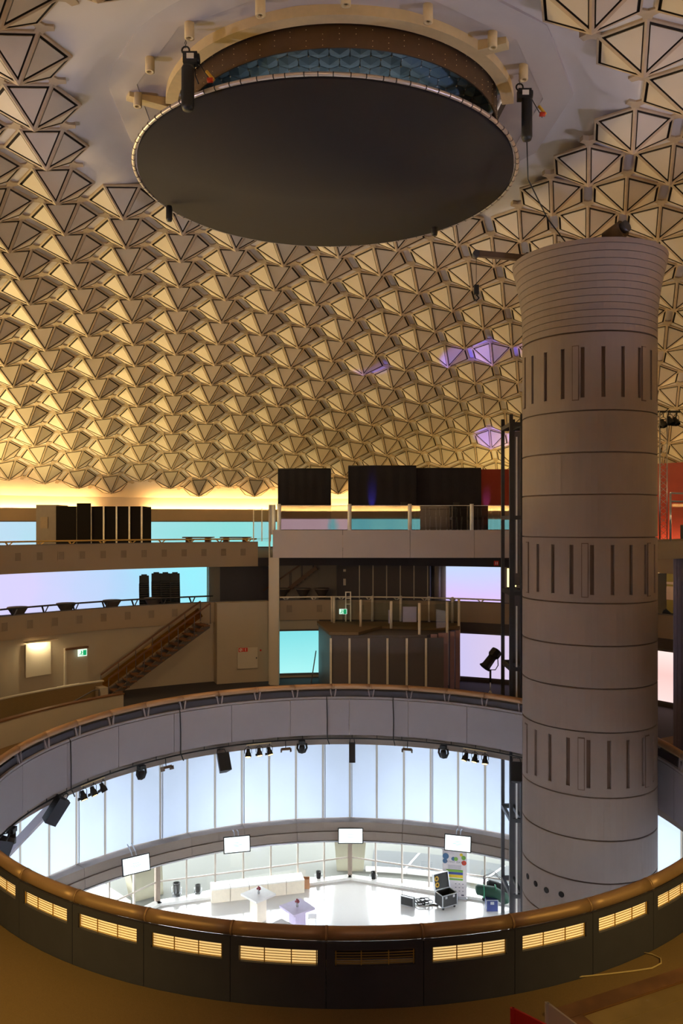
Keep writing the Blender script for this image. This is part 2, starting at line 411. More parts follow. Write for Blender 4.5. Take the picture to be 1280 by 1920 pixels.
for k, (vis, x, y, i, j, r) in enumerate(units):
    F, pans = pyramid_parts(x, y)
    if vis > 0 and k < 300:
        single = k < 50
        if not single:
            for pv, pf in pans: F.add(pv, pf, 2)
        o = F.build('pyramid', [M_rib, M_groove_shade, M_panel], dome)
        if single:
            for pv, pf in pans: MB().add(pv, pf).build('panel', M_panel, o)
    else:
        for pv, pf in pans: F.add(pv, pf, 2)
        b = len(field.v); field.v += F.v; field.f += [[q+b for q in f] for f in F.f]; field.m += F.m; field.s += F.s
field.build('pyramid_field', [M_rib, M_groove_shade, M_panel], dome, kind='stuff')
# joint plates and edge bars between neighbouring pyramids
have = {(t[3], t[4]): t for t in units}
nodes = MB()
def bz(x, y, off): return ztip(math.hypot(x-CX, y-CY))+DH+off
for (i, j), t in have.items():
    if t[0] <= 0 and t[2] < 14: continue
    for tri in (((0, 0), (1, 0), (0, 1)), ((1, 0), (1, -1), (0, 0))):
        cs = [(CX-.731+(i+a)*BX+(j+b)*AX, CY+10.299+(i+a)*BY+(j+b)*AY) for a, b in tri]
        n_in = sum((i+a, j+b) in have for a, b in tri)
        if n_in < 2: continue
        gx, gy = sum(c[0] for c in cs)/3, sum(c[1] for c in cs)/3
        pts = []
        for q in range(3):
            c = cs[q]; dx, dy = c[0]-gx, c[1]-gy; L = math.hypot(dx, dy); a0 = math.atan2(dy, dx)
            for da, rr in ((-.36, .265), (.36, .265), (PI/3, .135)): pts.append((gx+rr*math.cos(a0+da), gy+rr*math.sin(a0+da), a0+da))
        pts.sort(key=lambda p: math.atan2(p[1]-gy, p[0]-gx))
        n = len(pts)
        vs = [(p[0], p[1], bz(p[0], p[1], .02)) for p in pts]+[(p[0], p[1], bz(p[0], p[1], .16)) for p in pts]
        nodes.add(vs, [tuple(range(n))]+[(q, (q+1) % n, n+(q+1) % n, n+q) for q in range(n)], 0)
nodes.build('joint_plates', M_rib, dome, kind='stuff')

# stepped plate around the crown opening, drum, hexagon ceiling, curved tube
OC = (-.05, 23.0)
def ngon_ring(n, r0, r1, z0, z1, a0=.2):
    b = MB()
    for k in range(n):
        a, c = a0+2*PI*k/n, a0+2*PI*(k+1)/n
        q = [(OC[0]+r*math.sin(t), OC[1]+r*math.cos(t)) for r, t in ((r0, a), (r1, a), (r1, c), (r0, c))]
        b.add([(x, y, z0) for x, y in q]+[(x, y, z1) for x, y in q], [(0, 1, 2, 3), (1, 2, 6, 5), (0, 3, 7, 4)])
    return b
ngon_ring(12, 5.74, 6.55, EYE+11.75, EYE+12.2).build('ceiling_step', M_step, dome)
MB().lathe([(5.80, EYE+11.75), (4.85, EYE+11.90), (4.80, EYE+12.1)], (OC[0], OC[1], 0), 12, .2, .2+2*PI, smooth=False).build('ceiling_step', M_step, dome)
tag(MB().lathe([(4.50, EYE+11.14), (4.50, EYE+11.95), (4.46, EYE+11.95), (4.46, EYE+11.14), (4.50, EYE+11.14)], (OC[0], OC[1], 0), 72).build('drum', M_brownband, dome), 'brown perforated drum hanging in the crown opening')
st = MB()
for k in range(72):
    for q in range(5):
        if (k*7+q*3) % 4 == 0: continue
        a = 2*PI*k/72; z = EYE+11.2+.13*q; st.ball((OC[0]+4.505*math.sin(a), OC[1]+4.505*math.cos(a), z), .014, 5)
st.build('drum_studs', M_cream, dome, kind='stuff')
MB().lathe([(0, EYE+12.12), (5.0, EYE+12.12)], (OC[0], OC[1], 0), 48).build('crown_cover', M_step, dome)
hs = .31; stud = MB()
for i in range(-16, 17):
    for j in range(-16, 17):
        x = OC[0]+hs*math.sqrt(3)*(i+j/2); y = OC[1]+hs*1.5*j
        if math.hypot(x-OC[0], y-OC[1]) > 4.42 or y > 24.0: continue
        h = MB(); rim = []
        for m in range(6):
            a = PI/3*m; rim.append((x+.299*math.sin(a), y+.299*math.cos(a), EYE+12.06))
            if m < 2: stud.ball((x+hs*math.sin(a), y+hs*math.cos(a), EYE+12.03), .03, 5)
        h.add(rim+[(x, y, EYE+11.98)], [(m, (m+1) % 6, 6) for m in range(6)])
        h.build('hexagon_panel', M_hex, dome)
stud.build('hexagon_studs', M_stud, dome, kind='stuff')
for k in range(3):
    lamp('crown_led', 'SPOT', (OC[0]+1.2*math.sin(k*PI*2/3), OC[1]+1.2*math.cos(k*PI*2/3), EYE+10.6), (OC[0]+1.6*math.sin(k*PI*2/3), OC[1]-1.2+1.6*math.cos(k*PI*2/3), EYE+12), 34, (.85, .93, 1), .1, None, 120, .9)
t = thing('curtain_rail', 'cream curved box rail under the crown opening, open toward the black disc', 'rail', (OC[0], OC[1], EYE+11.62))
arc = MB(); 
a0, a1 = math.radians(103), math.radians(257)
arc.lathe([(4.63, 0), (4.95, 0), (4.95, .28), (4.63, .28), (4.63, 0)], (OC[0], OC[1], EYE+11.62), 48, a0, a1, smooth=False)
arc.build('rail_arc', M_cream, t)
for p, q in (((-4.72, 22.3), (-5.85, 21.62)), ((3.3, 19.6), (4.05, 19.25))):
    MB().bar((*p, EYE+11.74), (*q, EYE+11.74), .3, .24).build('rail_tail', M_cream, t)
for k in range(9):
    a = a0+(a1-a0)*(k+.5)/9; MB().box((OC[0]+4.82*math.sin(a), OC[1]+4.82*math.cos(a), EYE+11.95), (.12, .12, .12)).build('rail_bracket', M_cream, t)
STUB = [(355, 72), (488, 30), (648, 10), (802, 42), (923, 90), (981, 150), (281, 135), (258, 200)]
names = ['above the left hoist', 'second from the left hoist', 'at the middle of the curved rail', 'right of the middle of the curved rail', 'over the right rail tail', 'above the right hoist', 'left of the left hoist', 'over the left rail tail']
for (x, y), nm in zip(STUB, names):
    d = 11.4*1480/(980-y); X = (x-640)/1480*d
    o = tag(MB().lathe([(.06, .06), (.06, 0), (.115, 0), (.115, .62), (0, .62)], (X, d, EYE+11.4), 14).build('ceiling_socket', M_cream), 'cream cylindrical ceiling socket '+nm, 'socket')

# ------------------------------------------------------------------ hanging black disc with hoists
DC = (-.46, 23.7, EYE+10.22); DR = 5.6
t = thing('hanging_disc', 'large round black fabric disc hung below the crown of the dome', 'disc', DC)
MB().lathe([(0, 0), (DR-.1, 0), (DR-.1, .14), (0, .14)], DC, 96).build('fabric', M_felt, t)
MB().tube([(DC[0]+DR*math.sin(2*PI*k/120), DC[1]+DR*math.cos(2*PI*k/120), DC[2]+.07) for k in range(120)], .052, 8, True).build('rim_tube', M_silver, t)
wr = MB()
for k in range(84):
    a = 2*PI*(k+.3*random.random())/96; c = Vector((DC[0]+DR*math.sin(a), DC[1]+DR*math.cos(a), DC[2]+.07)); d = Vector((math.cos(a), -math.sin(a), 0))*.012
    wr.cyl(c-d, c+d, .058, 8)
wr.build('lashings', M_black, t, kind='stuff')
def hoist(loc, bag, label, big=True):
    """motor, hook, chain and chain bag over one point of the rim"""
    t = thing('chain_hoist', label, 'hoist', loc); x, y, z = loc
    if big:
        m = MB(); m.box((x+.12, y, z+.62), (.34, .22, .26)); m.cyl((x-.03, y, z+.62), (x+.33, y, z+.62), .12, 12); m.build('motor', M_black, t)
        MB().box((x+.13, y-.125, z+.63), (.17, .02, .12)).build('label_plate', M_signw, t)
        h = MB(); h.tube([(x+.09*math.cos(2*PI*k/12), y, z+.83+.09*math.sin(2*PI*k/12)) for k in range(12)], .022, 6, True); h.build('hook', M_black, t)
        c = MB()
        for k in range(9):
            zz = z+.92+k*.085; c.tube([(x+.02*math.cos(2*PI*q/6)*(k % 2), y+.02*math.cos(2*PI*q/6)*((k+1) % 2), zz+.04*math.sin(2*PI*q/6)) for q in range(6)], .008, 4, True)
        c.build('chain', M_steel, t, kind='stuff')
        MB().tube([(x+.2, y, z+.5), (x+.22, y+.05, z+.25), (x+.3, y+.05, z+.06)], .015, 6).build('sling', M_black, t)
        MB().tube([(x+.3, y, z+.55), (x+.62, y+.1, z+.08)], .012, 6).build('sling', M_black, t)
        s = MB(); s.cyl((x+.50, y-.02, z+.32), (x+.68, y-.02, z+.1), .04, 8, 0); s.cyl((x+.52, y-.03, z+.10), (x+.66, y-.03, z+.10), .06, 8, 1); s.build('shackle', [M_yellow, M_orange], t)
    bx, by, bz0, bz1, bw = bag
    b = MB(); b.lathe([(0, bz0), (bw*.8, bz0), (bw, bz0+.08), (bw, bz1-.05), (bw*.85, bz1), (0, bz1)], (bx, by, 0), 14); b.build('chain_bag', M_black, t)
    return t
hoist((-3.72, 18.85, EYE+10.45), (-3.62, 18.6, 26.72, 27.75, .15), 'black chain hoist with hanging bag above the near left rim of the disc')
hoist((4.68, 20.75, EYE+10.62), (4.86, 20.7, 27.03, 28.1, .14), 'black chain hoist with hanging bag at the right rim of the disc')
hoist((-5.45, 25.4, EYE+10.25), (-5.52, 25.3, 26.66, 27.15, .10), 'small black chain bag below the far left rim of the disc', False)
hoist((3.25, 27.5, EYE+10.25), (3.22, 27.35, 26.95, 27.55, .11), 'small black chain bag below the far right rim of the disc', False)
tag(MB().tube([(4.9, 20.9, 27.3), (5.1, 21.6, 26.4), (5.9, 22.6, 25.7), (6.9, 23.6, 25.12)], .018, 6).build('cable', M_black), 'black cable sagging from the right hoist to the tower top', 'cable')

# ------------------------------------------------------------------ the tower
TX, TY, TR = 7.66, 24.5, 2.0
tw = thing('tower', 'tall round beige concrete tower with slotted bands and flared top', 'tower', (TX, TY, 0))
MB().lathe([(1.93, 0), (1.93, 22.5)], (TX, TY, 0), 64).build('core', M_joint, tw)
RZ = [0, 1.4, 2.62, 4.25, 5.47, 6.69, 7.91, 9.14, 11.0, 12.25, 13.47, 14.69, 16.57, 17.81, 19.02, 20.22, 22.47]
SLOT = {20.22: (20.59, 22.04), 14.69: (14.93, 16.36), 9.14: (9.40, 10.78)}
def front_angle(pxv): return math.atan2((pxv-640)/1480*22.6-TX, 22.6-TY)
for z0, z1 in zip(RZ[:-1], RZ[1:]):
    g = .016
    if z0 in SLOT:
        s0, s1 = SLOT[z0]; b = MB(); NS = 22; angs = []
        ph = {20.22: .08, 14.69: -.05, 9.14: .0}[z0]
        for k in range(NS):
            a = 2*PI*k/NS+PI+math.atan2(TX, TY)+ph
            angs += [(a-.028, True), (a+.028, False)]+[(a+.028+(2*PI/NS-.056)*q/3, False) for q in (1, 2)]
        angs.append((angs[0][0]+2*PI, True)); k_ = 0
        for (a, sl), (c, _) in zip(angs[:-1], angs[1:]):
            def at(r, an, z): return (TX+r*math.sin(an), TY+r*math.cos(an), z)
            def q(r, zz0, zz1, mt): b.add([at(r, a, zz0), at(r, c, zz0), at(r, c, zz1), at(r, a, zz1)], [(0, 1, 2, 3)], mt, False)
            q(TR, z0+g, s0, 0); q(TR, s1, z1-g, 0)
            if sl:
                k_ += 1; mt = 2 if (k_*5+int(z0)) % 4 != 0 else 1
                q(TR-.24, s0, s1, mt)
                for an in (a, c): b.add([at(TR, an, s0), at(TR-.24, an, s0), at(TR-.24, an, s1), at(TR, an, s1)], [(0, 1, 2, 3)], 0)
                for zz in (s0, s1): b.add([at(TR, a, zz), at(TR, c, zz), at(TR-.24, c, zz), at(TR-.24, a, zz)], [(0, 1, 2, 3)], 0)
            else: q(TR, s0, s1, 0)
        for zz in (z0+g, z1-g): b.add([at(TR, 2*PI*k/64, zz) for k in range(64)]+[at(1.9, 2*PI*k/64, zz) for k in range(64)], [(k, (k+1) % 64, 64+(k+1) % 64, 64+k) for k in range(64)], 0)
        o = b.build('slotted_band', [M_concrete, M_joint, M_hole_shade], tw)
        for k in range(6):
            a = math.degrees(2*PI*(k*4+1)/24+PI+ph)+8
            cv_ = MB(); cv_.arcbox(TR-.01, TR+.03, s0-.05, s1+.03, a-2.2, a+2.2, 3, c=(TX, TY)); cv_.arcbox(TR-.01, TR+.012, s0-.075, s1+.055, a-2.8, a+2.8, 3, 1, c=(TX, TY)); cv_.build('cover_panel', [M_concrete, M_joint], o)  # darker rim painted in for edge shading the raised panel lacks
    else:
        MB().lathe([(1.9, z0+g), (TR-.012, z0+g), (TR, z0+g+.012), (TR, z1-g-.012), (TR-.012, z1-g), (1.9, z1-g)], (TX, TY, 0), 72, smooth=False).build('ring_segment', M_concrete, tw)
cp = [(22.47, 2.0), (22.9, 2.0), (23.3, 2.01), (23.7, 2.05), (24.1, 2.11), (24.4, 2.17), (24.7, 2.24), (24.9, 2.29), (25.05, 2.31)]
def cr(z):
    for (z0, r0), (z1, r1) in zip(cp[:-1], cp[1:]):
        if z <= z1: return r0+(r1-r0)*(z-z0)/(z1-z0)
    return cp[-1][1]
zz = 22.5
while zz < 25.0:
    z1 = min(zz+.2, 25.05)
    MB().lathe([(cr(zz)-.06, zz+.006), (cr(zz), zz+.006), (cr(z1), z1-.010), (cr(z1)-.06, z1-.010)], (TX, TY, 0), 64, smooth=False).build('collar_board', M_concrete, tw)
    zz = z1
MB().lathe([(1.85, 22.4), (1.93, 22.6), (1.94, 23.6), (2.02, 24.2), (2.16, 24.9), (2.0, 25.0), (1.5, 24.8), (0, 24.8)], (TX, TY, 0), 64).build('collar_core', M_joint, tw)
for xx, yy in ((989, 1643), (1004, 1657), (1024, 1669), (1052, 1677)):
    v = Vector(((xx-640)/1480, 1, (980-yy)/1480)); a_ = v.x**2+1; b_ = -2*(v.x*TX+TY); c_ = TX*TX+TY*TY-TR*TR
    d = (-b_-math.sqrt(b_*b_-4*a_*c_))/(2*a_); p = Vector((v.x*d, d, EYE+v.z*d)); n = Vector((p.x-TX, p.y-TY, 0)).normalized()
    h = MB(); h.cyl(p-n*.1, p+n*.012, .085, 16, 0); h.build('port_hole', M_hole_shade, tw)  # solid dark plug paints the shade of an open hole
# crane arm, motor and hook on the tower top
t = thing('jib_crane', 'olive steel jib crane arm reaching out from the tower top with hook', 'crane', (TX, TY, 25.05))
MB().bar((TX-.6, TY+.3, 25.18), (TX-3.6, TY-.6, 25.15), .16, .17).build('arm', M_brownband, t)
MB().bar((TX-1.9, TY-.1, 25.18), (TX-2.0, TY-.13, 25.18), .22, .27).build('arm_sleeve', M_brownband, t)
MB().cyl((TX-3.6, TY-.75, 25.12), (TX-3.6, TY-.45, 25.12), .1, 12).build('pulley', M_steel, t)
MB().cyl((TX-3.58, TY-.6, 25.05), (TX-3.58, TY-.6, 24.2), .008, 5).build('hook_cable', M_black, t)
h = MB(); h.box((TX-3.58, TY-.6, 24.05), (.14, .12, .28)); h.tube([(TX-3.58, TY-.6, 23.9), (TX-3.50, TY-.6, 23.80), (TX-3.58, TY-.6, 23.72), (TX-3.66, TY-.6, 23.78)], .025, 6); h.build('hook_block', M_black, t)
t = thing('winch_motor', 'dark winch motor sitting on the rim of the tower top', 'motor', (TX+.35, TY-1.4, 25.03))
m = MB(); c = Vector((TX+.35, TY-1.5, 25.42)); m.cyl(c+Vector((-.18, .25, -.08)), c+Vector((.12, -.2, .08)), .25, 16); m.build('drum', M_brownband, t)
m = MB(); m.cyl(c+Vector((.10, -.18, .07)), c+Vector((.2, -.32, .12)), .17, 14); m.build('end_cap', M_steel, t)
m = MB(); m.bar(c+Vector((-.45, .2, -.45)), c+Vector((-.1, .1, -.05)), .12, .1); m.box(c+Vector((0, .1, -.32)), (.4, .35, .16)); m.build('bracket', M_brownband, t)
for k, xo in enumerate((-1.35, 1.0, 1.55)):
    a = math.atan2(xo, -1.6); tag(MB().lathe([(0, 0), (.07, 0), (.07, .1), (.04, .17), (0, .17)], (TX+2.1*math.sin(a), TY+2.1*math.cos(a), 24.98), 10).build('anchor_bolt', M_cream), ['pale anchor bolt on the tower rim left of the motor', 'pale anchor bolt on the tower rim right of the motor', 'pale anchor bolt at the far right of the tower rim'][k], 'bolt')

# lift shaft frame beside the tower
t = thing('lift_frame', 'dark steel lift shaft frame rising beside the beige tower', 'lift', (7.5, 32.1, 0))
LX = (6.72, 7.15, 8.3); LY = (31.3, 32.9)
for x in LX:
    for y in LY: MB().box((x, y, 10.7), (.13, .13, 21.2)).build('post', M_steel, t)
for z in (2.2, 5.2, 8.1, 11.2, 14.2, 17.2, 20.9):
    b = MB()
    for y in LY: b.bar((LX[0], y, z), (LX[2], y, z), .12, .16)
    for x in LX: b.bar((x, LY[0], z), (x, LY[1], z), .12, .16)
    b.build('cross_beam', M_steel, t)
for z0, z1 in ((.3, 8.0), (8.3, 14.1), (14.4, 20.8)):
    MB().box((7.72, 32.85, (z0+z1)/2), (1.05, .03, z1-z0)).build('back_panel', M_dark, t)
    MB().bar((6.93, 31.26, z0+.6), (6.93, 31.26, z1-.4), .06, .03).build('guide_rail', M_white, t)

# ------------------------------------------------------------------ the round well: parapet, grilles, copper rail
N_SEG = 39; ST = 360/N_SEG; A0 = 177.4
well = thing('well_parapet', 'black round parapet with lit brass grilles around the open well', 'parapet', (CX, CY, Z1))
fas = thing('well_fascia', 'pale lilac panelled fascia hanging inside the round well', 'fascia', (CX, CY, Z1))
for k in range(25):
    a = 1.3+14.4*k
    MB().arcbox(9.88, 9.94, 8.08, 9.58, a+.06, a+14.34, 12).build('fascia_panel', M_fascia, fas)
MB().arcbox(9.87, 9.96, 9.61, 9.68, -180, 180, 160).build('top_trim', M_fascia, fas)
MB().arcbox(9.94, 9.96, 8.08, 9.62, -180, 180, 160).build('backing', M_shell, fas)
MB().arcbox(10.36, 11.0, 7.55, 8.05, -180, 180, 120).build('concrete_edge', M_beam, fas)
rail = thing('well_rail', 'thick copper-coloured tube handrail on brackets around the well', 'handrail', (CX, CY, Z1))
for k in range(N_SEG):
    a = A0+ST*k; h0, h1 = a-3.8, a+3.8; lo, hi = 9.61, 9.875
    b = MB()
    b.arcbox(10.10, 10.16, Z1, lo, a-ST/2+.03, a+ST/2-.03, 6); b.arcbox(10.10, 10.16, hi, 10.0, a-ST/2+.03, a+ST/2-.03, 6)
    b.arcbox(10.10, 10.16, lo, hi, a-ST/2+.03, h0, 2); b.arcbox(10.10, 10.16, lo, hi, h1, a+ST/2-.03, 2)
    b.build('wall_panel', M_outer, well)
    g = MB()
    for q in range(6): z = lo+(hi-lo)*(q+.5)/6; g.arcbox(10.105, 10.116, z-.004, z+.004, h0, h1, 5)
    for q in (h0+.1, a-1.3, a+1.3, h1-.1): g.arcbox(10.108, 10.124, lo, hi, q-.05, q+.05, 1)
    g.build('grille', M_grille, well)
    if k != 0:
        MB().arcbox(10.058, 10.068, lo-.02, hi+.02, h0-.1, h1+.1, 5).build('lamp_panel', M_slotlamp, well); MB().arcbox(10.035, 10.048, lo-.05, hi+.05, h0-.2, h1+.2, 5).build('lamp_back_shield', M_outer, well)  # dark back sheet added to keep the lamp glow off the well side
    b = MB(); b.tube([P(10.02, a-ST/2+.05+(ST-.1)*q/5, 10.09) for q in range(6)], .115, 14); b.build('rail_tube', M_copper, rail)
    MB().tube([P(10.02, a+ST/2-.12, 10.09), P(10.02, a+ST/2+.12, 10.09)], .122, 14).build('rail_joint', M_copper, rail)
    br = MB()
    for s_ in (-.55, .55):
        q = a+ST/2+s_*.7; u = a+ST/2+s_*1.3
        br.hexa([P(9.89, q-.12, 9.68), P(9.89, q+.12, 9.68), P(9.96, q+.12, 9.68), P(9.96, q-.12, 9.68), P(9.94, u-.16, 10.0), P(9.94, u+.16, 10.0), P(10.09, u+.16, 10.0), P(10.09, u-.16, 10.0)])
    br.build('bracket', M_fascia, rail)
MB().arcbox(9.965, 9.972, 9.62, 9.92, -180, 180, 150).build('gap_shade', M_outer, well)  # dark sheet added where the open gap under the rail looks dark
MB().arcbox(9.972, 10.10, 9.58, 9.60, -180, 180, 150).build('trough_floor', M_cream, well)
# black cables hanging down the fascia
for k, (a, lab) in enumerate(((-4.2, 'black cable hanging down the fascia above the speaker at its middle'), (12.0, 'black cable hanging down the fascia right of its middle'), (-40.5, 'black cable hanging down the left part of the fascia'), (-70, 'black cable hanging down the fascia at its far left'))):
    tag(MB().tube([P(9.92, a, 9.72), P(9.84, a, 9.6), P(9.84, a+.15, 8.8), P(9.83, a+.1, 8.0), P(9.75, a+.6, 7.72)], .022, 6).build('cable', M_black), lab, 'cable')

# ------------------------------------------------------------------ ground floor walls: fabric panels, beam, glazing
win1 = struct('window_1'); NP = 70; PA = 360/NP; PO = 1.2
def kink(k): return 14.30 if k % 2 == 0 else 14.30*math.cos(math.radians(PA))
for k in range(NP):
    a, c = PO+PA*k, PO+PA*(k+1); p, q = P(kink(k), a, 0), P(kink(k+1), c, 0)
    n = Vector((p.x+q.x-2*CX, p.y+q.y-2*CY, 0)).normalized()*.02
    u = (q-p).normalized()*.045
    b = MB(); A_, B_ = p+u, q-u; lo, hi = 2.98, 7.86
    b.hexa([A_+Vector((0, 0, lo)), B_+Vector((0, 0, lo)), B_+n+Vector((0, 0, lo)), A_+n+Vector((0, 0, lo)), A_+Vector((0, 0, hi)), B_+Vector((0, 0, hi)), B_+n+Vector((0, 0, hi)), A_+n+Vector((0, 0, hi))])
    b.build('panel', M_fabric, win1)
    m = MB(); m.bar(p+Vector((0, 0, 2.9)), p+Vector((0, 0, 7.86)), .088, .02, up=(p.x-CX, p.y-CY, 0))
    if k % 3 == 0: m.bar(p-n*1.5+u*2.2+Vector((0, 0, 2.9)), p-n*1.5+u*2.2+Vector((0, 0, 7.86)), .03, .02, up=(p.x-CX, p.y-CY, 0))
    m.build('mullion', M_seam, win1)
beam = struct('trim_1')
for k in range(35):
    a = PO+2*PA*k
    for lo, hi, ri in ((2.14, 2.54, 13.66), (2.56, 2.96, 13.72)):
        MB().arcbox(ri, 14.5, lo, hi, a+.03, a+2*PA-.03, 2).build('beam_segment', M_beam, beam)
    MB().arcbox(13.62, 14.4, 2.06, 2.12, a, a+2*PA, 2).build('soffit_strip', M_alu, beam)
win2 = struct('window_2')
for k in range(10):
    V0, V1 = P(14.6, PO+36*k, 0), P(14.6, PO+36*(k+1), 0); dv = (V1-V0)/7
    MB().box(V0+Vector((0, 0, 1.05)), (.2, .2, 2.1), -math.radians(PO+36*k)).build('corner_post', M_post, win2)
    n = Vector((-(V1-V0).y, (V1-V0).x, 0)).normalized()
    if n.dot(Vector((CX, CY, 0))-V0) < 0: n = -n
    MB().bar(V0+n*.15+Vector((0, 0, .06)), V1+n*.15+Vector((0, 0, .06)), .4, .12).build('sill', M_sill, win2)
    MB().bar(V0+Vector((0, 0, .95)), V1+Vector((0, 0, .95)), .05, .06).build('transom', M_mull, win2)
    for j in range(7):
        p, q = V0+dv*j, V0+dv*(j+1)
        if j: MB().bar(p+Vector((0, 0, .1)), p+Vector((0, 0, 2.1)), .07, .1, up=n).build('mullion', M_mull, win2)
        for lo, hi in ((.13, .92), (.98, 2.08)):
            MB().bar(p+Vector((0, 0, (lo+hi)/2)), q+Vector((0, 0, (lo+hi)/2)), .012, hi-lo).build('pane', M_pane, win2)
# slanted concrete legs outside
for k, lb in ((0, 'flared concrete leg outside the glazing behind the middle corner post'), (9, 'flared concrete leg outside the glazing behind the left television'), (1, 'flared concrete leg outside the glazing hidden beyond the tower')):
    a = PO+36*k; b = MB()
    lo = [P(15.5, a-2.4, -.12), P(15.5, a+2.4, -.12), P(16.4, a+2.4, -.12), P(16.4, a-2.4, -.12)]
    hi = [P(18.6, a-4.6, 7.84), P(18.6, a+4.6, 7.84), P(19.4, a+4.6, 7.84), P(19.4, a-4.6, 7.84)]
    b.hexa(lo+hi); tag(b.build('concrete_leg', M_conc2), lb, 'column')
b = MB(); b.bar(P(13.9, -64.8, 4.65), P(10.5, -64.8, 7.86), .22, .28); tag(b.build('brace_beam', M_fascia), 'pale slanted brace beam below the left fascia', 'beam')

# ------------------------------------------------------------------ lighting pipe and lamps below the fascia
pipe = thing('lighting_pipe', 'curved black lighting pipe hung below the fascia', 'pipe', (CX, CY, 7.5))
MB().tube([P(10.0, -96+176*k/90, 7.9) for k in range(91)], .03, 8).build('pipe', M_black, pipe)
for k in range(28):
    a = -82+6*k; MB().tube([P(10.0, a, 7.9), P(10.0, a, 8.1)], .014, 5).build('clamp', M_black, pipe)
def on_pipe(x): # azimuth on the pipe circle seen at picture column x
    k = (x-640)/1480; R = 10.0; A = 1+k*k; B = -2*(k*CX+CY); C = CX*CX+CY*CY-R*R
    d = (-B+math.sqrt(B*B-4*A*C))/(2*A); return math.degrees(math.atan2(k*d-CX, d-CY))
def par_local(name, label, group=None):
    t = thing(name, label, 'spotlight', (0, 0, 0), 0, group, True)
    R = Matrix.Rotation(math.radians(-32), 3, 'X')
    b = MB(); b.lathe([(0, .17), (.07, .17), (.08, .06), (.115, 0), (.115, -.16)], n=14)
    b.v = [tuple(R @ Vector(v)+Vector((0, 0, -.2))) for v in b.v]; b.build('can', M_black, t)
    l = MB(); l.lathe([(0, -.13), (.105, -.15)], n=14); l.v = [tuple(R @ Vector(v)+Vector((0, 0, -.2))) for v in l.v]; l.build('lens', M_lens, t)
    y = MB(); y.tube([(-.14, 0, -.2), (-.14, 0, -.03), (-.08, 0, .04), (.08, 0, .04), (.14, 0, -.03), (.14, 0, -.2)], .012, 5); y.cyl((0, 0, .03), (0, 0, .2), .016, 6); y.build('yoke', M_black, t)
    d = MB(); d.bar((-.13, .12, -.33), (.13, .12, -.33), .02, .1); d.v = d.v; d.build('barn_door', M_black, t)
    return t
PARS = [(465, -18, 'left trio'), (486, 0, 0), (505, 18, 0), (872, -18, 0), (890, 0, 0), (909, 18, 0), (156, -12, 0), (175, 0, 0), (193, 14, 0)]
PL = ['first of the three lit black par cans left of the middle speaker', 'middle of the three lit par cans left of the middle speaker', 'third of the three lit par cans, next to a flat floodlight',
      'first of the three lit par cans nearest the tower', 'middle of the three lit par cans nearest the tower', 'last of the three lit par cans, closest to the tower',
      'lowest of the three lit par cans at the left brace beam', 'middle of the three lit par cans right of the left brace beam', 'highest of the three lit par cans right of the left brace beam']
proto = None
for (x, tw_, _), lab in zip(PARS, PL):
    a = on_pipe(x); loc = P(10.0, a, 7.70)
    if proto is None: proto = par_local('par_can', lab); o = proto
    else: o = dup(proto, loc, 0, lab)
    o.location = loc; o.rotation_euler = (0, 0, math.radians(-a+tw_))
for x0, x1 in ((462, 508), (868, 912), (152, 196)):
    p, q = P(10.0, on_pipe(x0), 7.85), P(10.0, on_pipe(x1), 7.85)
    tag(MB().bar(p, q, .03, .04).build('lamp_bar', M_cream), {462: 'thin pale bar carrying the three par cans left of the middle speaker', 868: 'thin pale bar carrying the three par cans nearest the tower', 152: 'thin pale bar carrying the three par cans by the brace beam'}[x0], 'bar')
def moving_head(x, label):
    a = on_pipe(x); c = P(10.0, a, 7.64)
    t = thing('moving_head', label, 'spotlight', c)
    MB().box(c+Vector((0, 0, .14)), (.26, .22, .14), -math.radians(a)).build('base', M_black, t)
    y = MB(); r_ = Vector((math.cos(math.radians(a)), -math.sin(math.radians(a)), 0))
    y.tube([c-r_*.17+Vector((0, 0, .08)), c-r_*.2-Vector((0, 0, .1)), c-r_*.12-Vector((0, 0, .27)), c-Vector((0, 0, .3)), c+r_*.12-Vector((0, 0, .27)), c+r_*.2-Vector((0, 0, .1)), c+r_*.17+Vector((0, 0, .08))], .045, 8); y.build('yoke', M_black, t)
    h = MB(); h.lathe([(0, .1), (.11, .1), (.13, 0), (.12, -.16), (0, -.16)], (c.x, c.y, c.z-.1), 14); h.build('head', M_black, t)
    h = MB(); h.lathe([(0, -.165), (.1, -.165)], (c.x, c.y-.0, c.z-.1), 14); h.build('lens', M_alu, t)
moving_head(566, 'black moving head light between floodlight and middle speaker'); moving_head(831, 'black moving head light left of the par cans nearest the tower')
moving_head(265, 'black moving head light right of the left par can trio'); moving_head(22, 'black moving head light at the far left end of the pipe')
